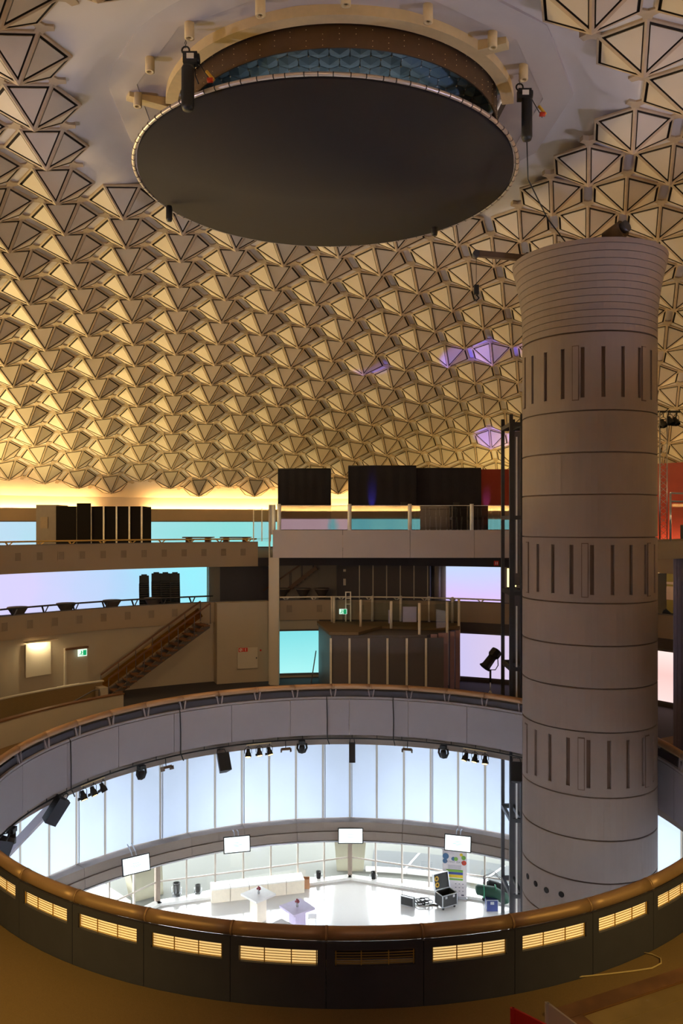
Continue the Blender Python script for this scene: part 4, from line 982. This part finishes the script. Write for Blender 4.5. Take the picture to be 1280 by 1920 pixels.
# stacks of chairs: one chair, copied
def chair_mesh():
    b = MB()
    b.box((0, 0, .44), (.44, .44, .05)); b.box((0, .22, .66), (.42, .05, .40), M=Matrix.Rotation(-.16, 3, 'X')); b.box((0, .27, .89), (.26, .04, .06))
    for sx in (-1, 1):
        b.bar((sx*.21, -.2, 0), (sx*.21, -.2, .44), .025, .025); b.bar((sx*.21, .2, 0), (sx*.21, .27, .84), .025, .025); b.bar((sx*.21, -.2, .4), (sx*.21, .2, .4), .025, .025)
    return b.mesh('stack_chair', M_black)
cm = chair_mesh()
ORD = ['topmost', 'second', 'third', 'fourth', 'fifth', 'sixth', 'seventh', 'eighth', 'ninth', 'tenth', 'eleventh', 'twelfth', 'lowest']
stk = [(271, 12, 'in the separate chair stack at the left'), (294, 13, 'in the chair stack second from the left'), (311, 13, 'in the chair stack third from the left'), (329, 13, 'in the rightmost chair stack')]
for x, n, lb in stk:
    d = 41.6; X = (x-640)/1480*d
    for k in range(n):
        o = bpy.data.objects.new('stack_chair', cm); COL.objects.link(o); o.location = (X, d-.012*k, Z2+.118*k); o.rotation_euler = (0, 0, .22); o.scale = (1.12, 1, 1)
        tag(o, 'black stacking chair, '+ORD[n-1-k]+' from the top '+lb, 'chair', 'stacked black chairs')
# stairs behind the tables
t = thing('back_staircase', 'brown staircase rising behind the tables of the middle gallery', 'staircase', (-4.4, 46.5, Z2))
for k in range(12):
    MB().box((-4.2+.24*k, 47.0, Z2+.1+.19*k), (.3, 1.0, .05)).build('tread', M_woodr, t)
for y in (46.45, 47.55):
    MB().bar((-4.6, y, Z2+.95), (-1.5, y, Z2+3.1), .06, .08).build('handrail', M_woodr, t); MB().bar((-4.4, y, Z2), (-1.5, y, Z2+2.3), .05, .2).build('stringer', M_woodr, t)
    for k in range(5): MB().cyl((-4.4+.68*k, y, Z2+.1+.52*k), (-4.4+.68*k, y, Z2+1.05+.47*k), .02, 6).build('baluster', M_dark, t)
p = P(17.9, 24.6, 13.0); t = thing('fire_sign', 'small red fire sign on the beige wall over the lavender screen', 'sign', px(930, 1056, 40.6))
c = px(930, 1056, 40.6); MB().box(c, (.24, .02, .24)).build('plate', M_signred, t); b = MB(); b.box(c+Vector((-.03, -.014, 0)), (.03, .006, .14)); b.box(c+Vector((.05, -.014, 0)), (.03, .006, .14)); b.build('symbol', M_signw, t)
# right of the tower on the middle gallery
t = thing('wall_painting', 'ochre wall painting with pink shapes right of the tower', 'picture', P(22.0, 50, Z2)); MB().arcbox(21.9, 22.0, 12.3, 14.65, 46, 58, 8).build('ground_layer', M_ochre, t)
MB().arcbox(21.87, 21.9, 13.25, 13.9, 46, 51.5, 4).build('shape', M_pink, t); MB().arcbox(21.87, 21.9, 14.0, 14.12, 46, 53, 4).build('shape', M_pink, t)
cm2 = cm.copy()
for k in range(3):
    o = bpy.data.objects.new('stack_chair', cm2); COL.objects.link(o); o.location = P(19.4, 46.8+2.0*k, Z2+.55); o.rotation_euler = (.5*(k-1), 1.1*(-1)**k, 1.1*k)
    if k == 1: o.location.z += .1
    o.location.z = Z2+.42; tag(o, ['black chair dumped right of the tower, nearest to it', 'black chair dumped right of the tower, middle of three', 'black chair dumped beside the fluted column'][k], 'chair')

# ------------------------------------------------------------------ third gallery
gallery('wall_upper_gallery', 19.9, 14.65, 15.95, [(-126, -13.4), (26, 126)], [-58+3.02*k for k in range(15)], 15.42, '', .3, M_l2)
round_rail('gallery_rail', 'gold tube rail along the left parapet of the upper gallery', 19.9, 16.12, -100, -13.6, 15.97, 4.4, M_grille)
w3 = struct('wall_far_gallery')
MB().arcbox(36.8, 37.0, Z3, 18.0, -126, -1, 90).build('wall_section', M_beige, w3); MB().arcbox(36.8, 37.0, Z3, 18.0, 126, 234, 60).build('wall_section', M_beige, w3); MB().arcbox(36.8, 37.0, Z3, 18.0, -1, 126, 90).build('wall_section', M_beige, w3)
SC6 = mat_screen('pale_blue_screen', 0, -24, -8, [(0, (196, 220, 246)), (.4, (170, 226, 238)), (1, (140, 224, 220))], 1.0)
t = thing('light_screen', 'pale blue backlit screen below the glowing cove of the upper gallery', 'screen', P(36.7, -40, Z3))
MB().arcbox(36.70, 36.78, 15.2, 17.06, -75, -3.5, 60).build('lit_sheet', SC6, t); MB().arcbox(36.68, 36.79, Z3, 15.2, -75, -3.5, 60).build('lower_frame', M_dark, t); MB().arcbox(36.68, 36.79, 17.06, 17.12, -75, -3.5, 60).build('upper_frame', M_dark, t)
t = thing('light_screen', 'backlit screen on the upper gallery behind the viewer', 'screen', P(36.7, 180, Z3))
SC7 = mat_screen('rear_screen', 0, -8, 8, [(0, (232, 190, 200)), (.45, (236, 196, 206)), (.55, (120, 210, 220)), (1, (140, 224, 224))], 1.0)
MB().arcbox(36.70, 36.78, 15.2, 17.06, 130, 230, 90).build('lit_sheet', SC7, t)
cv = thing('cove_light', 'warm cove light tubes hidden behind the top of the upper gallery wall', 'lamp', P(37.2, 0, 17.9))
for a, c in ((-120, -28.2), (-22.5, 16), (30, 240)):
    n = max(2, int((c-a)/2)); MB().tube([P(37.25, a+(c-a)*k/n, 17.93) for k in range(n+1)], .05, 6).build('tube', M_cove, cv)
MB().arcbox(37.0, 37.62, 17.78, 17.82, -180, 180, 120).build('trough', M_shell, cv)
# dark panelled hut on the upper gallery
c = Vector((-13.35, 41.8, Z3)); t = thing('panelled_hut', 'dark panelled hut with pale strips on the upper left gallery', 'hut', c)
def hx(x, d=41.5): return (x-640)/1480*d
b = MB(); b.box(((hx(105)+hx(268))/2, 42.4, Z3+1.38), (hx(268)-hx(105), 1.8, 2.76)); b.build('body', M_hut, t)
MB().box(((hx(67)+hx(105))/2, 42.45, Z3+1.42), (hx(105)-hx(67), 1.8, 2.84)).build('side_wall', M_hutside, t)
MB().box((hx(82), 41.54, Z3+1.9), (.38, .03, .6)).build('vent_plate', M_vent, t)
MB().box((hx(158), 41.44, Z3+1.46), (.72, .1, 2.92)).build('door_panel', M_hut, t)
for x in (146, 171, 195, 219, 243, 266): MB().box((hx(x), 41.45, Z3+1.38), (.08, .06, 2.76)).build('post_strip', M_strip, t)
for x0, x1 in ((106, 144), (173, 193), (197, 217), (221, 241), (245, 264)): MB().box(((hx(x0)+hx(x1))/2, 41.48, Z3+1.38), (hx(x1)-hx(x0), .04, 2.70)).build('panel', M_hut, t)
for x, lb in ((372, 'long wooden table on the upper gallery, the left one'), (442, 'long wooden table on the upper gallery, next to the glass screen')):
    d = 45.5; X = (x-640)/1480*d; t = thing('long_table', lb, 'table', (X, d, Z3)); MB().box((X, d, Z3+1.05), (1.75, .7, .06)).build('tabletop', M_woodr, t)
    for sx in (-1, 1):
        MB().box((X+sx*.55, d, Z3+.5), (.3, .5, 1.03)).build('leg', M_woodr, t)
t = thing('glass_screen', 'framed clear glass screen at the end of the upper left gallery', 'screen', px(491, 1015, 42))
p, q = px(475, 1015, 42.4), px(507, 1015, 41.0); MB().bar(p+Vector((0, 0, .85)), q+Vector((0, 0, .85)), .015, 1.7).build('pane', M_rail_glass, t)
for u in (p, (p+q)/2, q): MB().bar(u, u+Vector((0, 0, 1.75)), .05, .05).build('post', M_strip, t)

# ------------------------------------------------------------------ the stage platform between the galleries
PX0, PX1, PY = -3.42, 8.9, 39.3
st = thing('stage_platform', 'grey stage platform with plain fascia spanning above the middle gallery', 'platform', (2.5, 43, 15.25))
for x0, x1 in ((PX0, .05), (.07, 3.4), (3.42, 6.6), (6.62, PX1)): MB().box(((x0+x1)/2, PY+.12, 15.94), (x1-x0, .24, 1.38)).build('fascia_panel', M_stagef, st)
MB().box(((PX0+PX1)/2, 43.3, 16.5), (PX1-PX0, 7.5, .24)).build('deck', M_carpetd, st); MB().box(((PX0+PX1)/2, 42.4, 15.30), (PX1-PX0, 6, .1)).build('soffit', M_slab, st)
MB().box((PX0+.1, 43.3, 15.94), (.2, 7.5, 1.38)).build('side_panel', M_stagef, st)
col = thing('support_column', 'beige rectangular column carrying the left end of the stage platform', 'column', (-3.35, 39.55, Z1))
MB().box((-3.35, 39.6, (Z1+15.25)/2), (.46, .5, 15.25-Z1)).build('shaft', M_beigel, col)
MB().box((-3.62, 39.7, (Z1+17.9)/2), (.06, .3, 17.9-Z1)).build('edge_strip', M_beigel, col)
gr = thing('glass_balustrade', 'reflecting glass balustrade with pale posts along the stage front', 'balustrade', (2.5, PY, 16.63))
xs = [(523-640)/1480*PY, (655-640)/1480*PY, (768-640)/1480*PY, (884-640)/1480*PY, 8.85]
for k, x in enumerate(xs): MB().cyl((x, PY, 16.63), (x, PY, 17.93), .095, 14).build('post', M_white, gr)
for x in (-3.38, -3.52): MB().cyl((x, PY+.25+.2*(x < -3.45), 16.4), (x, PY+.25+.2*(x < -3.45), 17.9), .08, 12).build('post', M_white, gr)
for a, c in zip(xs[:-1], xs[1:]):
    n = 14; b = MB(); vs = []
    for k in range(n+1):
        x = a+.1+(c-a-.2)*k/n; y = PY+.005*math.sin(k*.9+a)
        vs += [(x, y, 16.66), (x, y-.004, 17.84)]
    b.add(vs, [(2*k, 2*k+2, 2*k+3, 2*k+1) for k in range(n)], 0, True); b.add([(x, y+.012, z) for x, y, z in vs], [(2*k, 2*k+1, 2*k+3, 2*k+2) for k in range(n)], 0, True)
    b.build('glass_pane', M_mirror_glass, gr); MB().bar((a, PY, 17.85), (c, PY, 17.85), .05, .025).build('top_edge', M_white, gr)
def curtain(x0, x1, y, z0, z1, label):
    n = 40; b = MB(); vs = []
    for k in range(n+1):
        x = x0+(x1-x0)*k/n; yy = y+.008*math.sin(k*.9); vs += [(x, yy, z0), (x, yy, z1), (x, yy+.04, z0), (x, yy+.04, z1)]
    for k in range(n): q = 4*k; b.add([], []); b.f += [[q, q+4, q+5, q+1], [q+2, q+3, q+7, q+6], [q+1, q+5, q+7, q+3]]; b.m += [0]*3; b.s += [False]*3
    b.v = vs; t = thing('stage_curtain', label, 'curtain', ((x0+x1)/2, y, z0)); b.build('cloth', M_curtain, t)
    MB().cyl((x0, y+.02, z1+.02), (x1, y+.02, z1+.02), .03, 8).build('rod', M_black, t)
    for x in (x0+.02, x1-.02): MB().cyl((x, y+.08, z0), (x, y+.08, z1+.02), .035, 8).build('stand', M_black, t)
curtain(hx(521, 45), hx(620, 45), 45, 16.62, 20.05, 'black stage curtain standing alone at the left of the stage')
curtain(hx(653, 45), hx(780, 45), 45.0, 16.62, 20.22, 'black stage curtain in the middle of the stage')
curtain(hx(781, 45), hx(903, 45), 45.2, 16.62, 20.1, 'black stage curtain next to the red wall')
rw = thing('red_wall', 'tall red partition wall running behind the tower', 'wall', (13, 46, Z3))
pts = [(7.6, 47.5), (10.5, 47.2), (14, 45.6), (17.2, 42.9), (21, 38.5)]
for (x0, y0), (x1, y1) in zip(pts[:-1], pts[1:]): MB().bar((x0, y0, (Z3+20.2)/2), (x1, y1, (Z3+20.2)/2), .15, 20.2-Z3).build('wall_panel', M_red, rw)
lamp('red_wall_wash', 'AREA', (17.6, 41.0, 15.3), (18.3, 41.9, 17.2), 110, (1, .66, .42), 4, .2)
def uplight(loc, label, power, tgt):
    t = thing('uplight', label, 'spotlight', loc); x, y, z = loc
    MB().lathe([(0, 0), (.14, 0), (.14, .22), (.12, .24), (.1, .2), (0, .2)], loc, 12).build('housing', M_black, t)
    MB().lathe([(0, .205), (.1, .205)], loc, 12).build('lens', mat('blue_lens', (60, 60, 255), .3, emit=(60, 60, 255), strength=4), t)
    lamp('uplight_beam', 'SPOT', (x, y, z+.26), tgt, power, (.12, .10, 1), .03, None, 20, 1)
uplight((hx(697, 44.6), 44.55, 16.62), 'small blue uplight on the stage before the middle curtain', 700, (hx(697, 45), 45.05, 18.6))
uplight((8.55, 46.6, 16.62), 'small blue uplight on the stage before the red wall', 320, (8.7, 47.4, 18.6))
for x, lb in ((757, 'small dark speaker at the foot of the middle stage curtain'), (855, 'small dark speaker at the foot of the right stage curtain')):
    d = 44.5; X = hx(x, d); t = thing('stage_speaker', lb, 'speaker', (X, d, 16.62)); MB().box((X, d, 17.9), (.34, .3, .5)).build('cabinet', M_black, t); MB().cyl((X, d, 16.64), (X, d, 17.65), .03, 8).build('stand', M_black, t); MB().box((X, d, 16.64), (.4, .4, .03)).build('foot', M_black, t); MB().box((X, d-.155, 17.9), (.3, .012, .45)).build('grille', M_case, t)
for k in range(9):
    x = 3.7+.55*k; d = 41.4; t = thing('stage_stool', 'wire-legged stage stool number %s in the row behind the glass' % ['one', 'two', 'three', 'four', 'five', 'six', 'seven', 'eight', 'nine'][k], 'stool', (x, d, 16.62), 0, None, True)
    MB().box((0, 0, .72), (.36, .36, .04)).build('seat', M_black, t)
    for sx in (-1, 1):
        for sy in (-1, 1): MB().cyl((sx*.14, sy*.14, .71), (sx*.18, sy*.18, 0), .014, 6).build('leg', M_alu, t)
    MB().tube([(-.17, .17, .72), (-.19, .24, 1.15), (.19, .24, 1.15), (.17, .17, .72)], .014, 6).build('backrest', M_alu, t)

# ------------------------------------------------------------------ dark kiosk with glass deck under the stage
kx = lambda x, d: (x-640)/1480*d
t = thing('kiosk', 'dark panelled kiosk with pale strips below the stage platform', 'kiosk', (1.6, 38.5, Z1))
KD = 36.9; KZ = 11.74
FL = [(kx(612, KD), KD), (kx(798, KD), KD)]
b = MB(); b.prism([(kx(597, 40.4), 40.4), (kx(620, KD+.1), KD+.1), (kx(800, KD+.1), KD+.1), (kx(806, 37.4), 37.4), (kx(860, 39), 39), (kx(860, 40.4), 40.4)], Z1, KZ-.02); b.build('body', M_dark, t)
b = MB(); b.prism([(kx(594, 41.1), 41.1), (kx(594, 40.6), 40.6), (kx(617, KD), KD), (kx(672, KD), KD), (kx(716, 39.2), 39.2), (kx(800, 38.6), 38.6), (kx(862, 38.7), 38.7), (kx(862, 40.5), 40.5)], KZ, KZ+.14); b.build('deck', mat('deck_carpet', (120, 98, 72), .9, var=.15, scale=20), t)
for k in range(5):
    x0, x1 = 657+35.8*k, 688+35.8*k; MB().box(((kx(x0, KD)+kx(x1, KD))/2, KD-.02, (Z1+11.62)/2), (kx(x1, KD)-kx(x0, KD), .06, 11.62-Z1)).build('panel', M_dark, t)
for x in (620, 655, 691, 726, 762, 798): MB().box((kx(x, KD), KD-.05, (Z1+11.6)/2), (.1, .1, 11.6-Z1)).build('post_strip', M_strip, t)
MB().box((kx(745, 37.6), 37.6, KZ-.2), (1.42, .3, .24)).build('header_board', M_beigel, t)
for x0, x1, d in ((806, 818, 37.5), (820, 838, 37.9), (842, 850, 38.4), (852, 860, 38.8)): MB().box(((kx(x0, d)+kx(x1, d))/2, d-.25, (Z1+KZ)/2), (kx(x1, d)-kx(x0, d), .08, KZ-Z1)).build('side_panel', mat('lit_mauve', (186, 150, 150), .25), t)  # mauve panels, colour raised to carry pink reflected from the lavender screen
dg = thing('deck_railing', 'glass railing with pale posts around the deck on the kiosk', 'railing', (1.6, 40, KZ+.14))
ZP = KZ+.14
POS = [(626, 40.3), (676, 38.9), (733, 38.2), (786, 37.3), (838, 38.0), (860, 39.2), (848, 40.3), (804, 40.8), (751, 41.0), (698, 41.0)]
pp = [Vector((kx(x, d), d, ZP)) for x, d in POS]
for k, p in enumerate(pp):
    low = -2.7 if k in (3, 4, 5) else 0
    MB().cyl(p+Vector((0, 0, low)), p+Vector((0, 0, 1.32)), .065, 10).build('post', M_strip, dg)
for p, q in zip(pp[:-1], pp[1:]):
    u = (q-p).normalized()*.1; MB().bar(p+u+Vector((0, 0, .65)), q-u+Vector((0, 0, .65)), .012, 1.15).build('glass_pane', M_rail_glass, dg)
MB().cyl(pp[0]+Vector((-.12, .4, 0)), pp[0]+Vector((-.12, .4, 1.3)), .05, 8).build('post', M_strip, dg)
for x in (648, 657):
    for k in range(2): MB().bar(Vector((kx(x, 40.9), 40.9, ZP)), Vector((kx(x, 40.9), 40.9, ZP+1.55)), .06, .06).build('gate_post', M_strip, dg); break
for z in (.9, 1.2, 1.52): MB().bar(Vector((kx(648, 40.9), 40.9, ZP+z)), Vector((kx(657, 40.9), 40.9, ZP+z)), .04, .05).build('gate_bar', M_strip, dg)
for x0, x1, z0, z1, d, lb in ((755, 781, .25, 1.0, 38.6, 'pale paper sheet fixed to the deck glass, the large one'), (728, 734, .2, .85, 38.5, 'narrow pale paper sheet fixed to the deck glass')):
    tag(MB().box(((kx(x0, d)+kx(x1, d))/2, d+.1, ZP+(z0+z1)/2), (kx(x1, d)-kx(x0, d), .012, z1-z0)).build('paper_sheet', M_lilac), lb, 'paper')
c = Vector((kx(643, 40.6), 40.6, ZP+.55)); t = thing('exit_sign', 'green lit exit sign on the deck of the kiosk', 'exit sign', c, 0, None, True); exit_parts(t, .40, .26)
MB().cyl((0, .05, -.13), (0, .05, -.55), .02, 6).build('stand', M_steel, t)
t = thing('wall_ladder', 'dark folding ladder leaning on the left side of the kiosk', 'ladder', (kx(588, 39.8), 39.8, Z1))
for s_ in (0, .35): MB().bar((kx(583, 39.8), 39.7+s_, Z1), (kx(592, 39.8), 39.7+s_, Z1+1.6), .05, .07).build('side_rail', M_dark, t)
for k in range(5): f_ = (k+.5)/5; MB().bar((kx(583+9*f_, 39.8), 39.7, Z1+1.6*f_), (kx(583+9*f_, 39.8), 40.05, Z1+1.6*f_), .05, .04).build('rung', M_alu, t)
# theatre spotlight on a stand behind the rail
c = Vector((kx(919, 34.6), 34.6, Z1)); t = thing('theatre_spotlight', 'black theatre spotlight on a chrome tripod behind the well rail', 'spotlight', c)
H0 = c+Vector((0, 0, 1.95))
for k in range(3):
    a = 2*PI*k/3+.5; MB().tube([c+Vector((0, 0, .75)), c+Vector((.42*math.cos(a), .42*math.sin(a), .02))], .022, 6).build('leg', M_strip, t)
MB().cyl(c+Vector((0, 0, .2)), c+Vector((0, 0, 1.5)), .026, 8).build('pole', M_alu, t); MB().cyl(c+Vector((0, 0, 1.1)), H0-Vector((0, 0, .3)), .045, 8).build('collar', M_black, t)
MB().tube([H0+Vector((-.24, 0, .1)), H0+Vector((-.12, 0, -.3)), H0+Vector((.22, 0, -.3)), H0+Vector((.34, 0, -.1)), H0+Vector((.32, 0, .28))], .022, 6).build('yoke', M_black, t)
ax = Vector((-.62, -.25, -.74)).normalized(); ce = H0+Vector((.12, 0, .3))
MB().tube([ce-ax*.34, ce-ax*.3, ce-ax*.05, ce+ax*.05], [.16, .25, .26, .2], 8, smooth=False).build('lamp_house', M_black, t)
MB().tube([ce+ax*.03, ce+ax*.5, ce+ax*.56, ce+ax*.6], [.18, .2, .22, .25], 14).build('barrel', M_black, t)
MB().tube([ce+ax*.6, ce+ax*.64], [.27, .27], 8).build('colour_frame', M_black, t)

# ------------------------------------------------------------------ right edge: truss, steel rail, desk, fluted column
t = thing('truss_tower', 'slim aluminium truss tower right of the beige tower', 'truss', (15.9, 39.2, Z3))
tz = 17+(980-772)/1480*39.2; q = [(15.72, 39.05), (16.1, 39.05), (15.9, 39.4)]
for x, y in q: MB().cyl((x, y, Z3), (x, y, tz), .025, 8).build('chord', M_alu, t)
n = 24
for k in range(n):
    z0, z1 = Z3+(tz-Z3)*k/n, Z3+(tz-Z3)*(k+1)/n; b = MB()
    for i in range(3): p, r_ = q[i], q[(i+1) % 3]; b.cyl((*p, z0), (*r_, z1), .01, 5)
    b.build('lacing', M_alu, t)
MB().bar((15.4, 39.2, tz), (16.8, 39.2, tz), .06, .1).build('cross_bar', M_black, t)
for x, y, lb in ((1243, 788, 'black par light hanging left on the truss'), (1256, 783, 'black par light in the middle on the truss'), (1267, 784, 'black par light hanging right on the truss')):
    c = px(x, y, 39.0); o = dup(proto, c+Vector((0, 0, .1)), .4, lb); o.scale = (1.25, 1.25, 1.25)
    for ch in o.children:
        if ch.name.startswith('lens'): bpy.data.objects.remove(ch)
br = struct('trim_2')
bp = [Vector((9.62, 25.5, 0)), Vector((14.2, 28.6, 0)), Vector((13.2, 30.6, 0)), Vector((9.2, 27.0, 0))]
b = MB(); b.prism([(p.x, p.y) for p in bp], 15.78, 16.38); b.build('bridge_slab', M_slab, br)
t = thing('steel_railing', 'brushed steel railing with glass on the bridge right of the tower', 'railing', (11, 27, 16.38))
p, q = Vector((11.08, 26.6, 0)), Vector((14.0, 28.6, 0)); zr = 18.0
for u in (p, q): MB().cyl(u+Vector((0, 0, 16.38)), u+Vector((0, 0, zr)), .035, 10).build('post', M_alu, t)
for z in (zr, zr-.28): MB().cyl(p+Vector((0, 0, z)), q+Vector((0, 0, z)), .03, 8).build('rail', M_alu, t)
e = (q-p).normalized()*.12; MB().bar(p+e+Vector((0, 0, 17.05)), q-e+Vector((0, 0, 17.05)), .012, 1.2).build('glass_pane', M_rail_glass, t)
t = thing('mixing_desk', 'dark mixing desk with microphone stand behind the steel railing', 'desk', P(21.3, 52, Z3)); p = P(21.3, 52, Z3)
MB().box(p+Vector((0, 0, .9)), (2.2, .8, 1.8), -.9).build('table', M_black, t); MB().box(p+Vector((.2, 0, 1.95)), (.9, .5, .3), -.9).build('console', M_dark, t); MB().cyl(p+Vector((0, 0, 1.9)), p+Vector((.05, 0, 3.3)), .02, 6).build('stand', M_black, t)
MB().cyl(p+Vector((.05, 0, 3.28)), p+Vector((.22, 0, 3.36)), .05, 8).build('microphone', M_black, t)
# fluted column
c = (kx(1281, 27.4), 27.4); vs = []; b = MB(); n = 60; ring = []
for k in range(n): a = 2*PI*k/n; r_ = .33-.02*(k % 5 == 0); ring.append((c[0]+r_*math.cos(a), c[1]+r_*math.sin(a)))
b.prism(ring, Z1, 15.78); t = thing('fluted_column', 'dark purple fluted column right of the tower', 'column', (*c, Z1)); b.build('shaft', M_purple, t)
MB().lathe([(0, 0), (.42, 0), (.42, .15), (0, .15)], (c[0], c[1], Z1), 24).build('base', M_purple, t)

# ------------------------------------------------------------------ foreground: cable, wooden steps, boards
def fl(x, y): d = (EYE-Z1-.03)*1480/(y-980); return Vector(((x-640)/1480*d, d, Z1+.03))
tag(MB().tube([fl(1005, 1838), fl(1080, 1832), fl(1140, 1826), fl(1190, 1820), fl(1222, 1815), fl(1239, 1806), fl(1238, 1797), fl(1222, 1789), fl(1206, 1786)], .014, 6).build('cable', M_cable), 'pale cable looping over the gold carpet by the parapet', 'cable')
t = thing('plank_deck', 'low wooden deck of planks with broad edging in the lower right corner', 'deck', (6.5, 11.3, Z1))
A_ = Vector((3.49, 12.85, 0)); B_ = Vector((8.6, 15.2, 0)); dd = (B_-A_).normalized(); nn = Vector((dd.y, -dd.x, 0))
for k in range(8):
    w0, w1 = (0, .3) if k == 0 else (.3+.34*(k-1)+.012, .3+.34*k); z = Z1+.2 if k == 0 else Z1+.165
    p, q = A_+nn*w0+dd*(.0 if k == 0 else .28), B_+nn*w0; r_, u = B_+nn*w1, A_+nn*w1+dd*(.0 if k == 0 else .28)
    b = MB(); b.hexa([Vector((v.x, v.y, Z1+.013)) for v in (p, q, r_, u)]+[Vector((v.x, v.y, z)) for v in (p, q, r_, u)]); b.build('edge_board' if k == 0 else 'plank', M_woodr if k == 0 else M_woodg, t)
b = MB(); p, q = A_+nn*.31, A_+nn*3; r_ = dd*.27; b.hexa([Vector((v.x, v.y, Z1+.013)) for v in (p, q, q+r_, p+r_)]+[Vector((v.x, v.y, Z1+.2)) for v in (p, q, q+r_, p+r_)]); b.build('edge_board', M_woodr, t)
def board(x, y, d, wv, h, m_, label, name):
    p = px(x, y, d); q = p+wv; t = thing(name, label, 'board', Vector((p.x, p.y, Z1+.012)))
    b = MB(); n = Vector((-wv.y, wv.x, 0)).normalized()*.03; lo = Z1+.012
    b.hexa([Vector((p.x, p.y, lo)), Vector((q.x, q.y, lo)), Vector((q.x, q.y, lo))+n, Vector((p.x, p.y, lo))+n, p, q, q+n, p+n]); b.build('sheet', m_, t)
    MB().bar(Vector((p.x, p.y, lo)), p, .05, .05).build('edge_post', M_beigel if m_ != M_signred else M_signred, t)
board(960, 1890, 11.0, Vector((.75, -.75, 0)), 1.2, M_signred, 'red display board standing at the lower right foreground', 'display_board')
board(1025, 1880, 11.3, Vector((.7, -1.3, 0)), 1.2, M_beigel, 'pale upright board between the red board and the steps', 'upright_board')
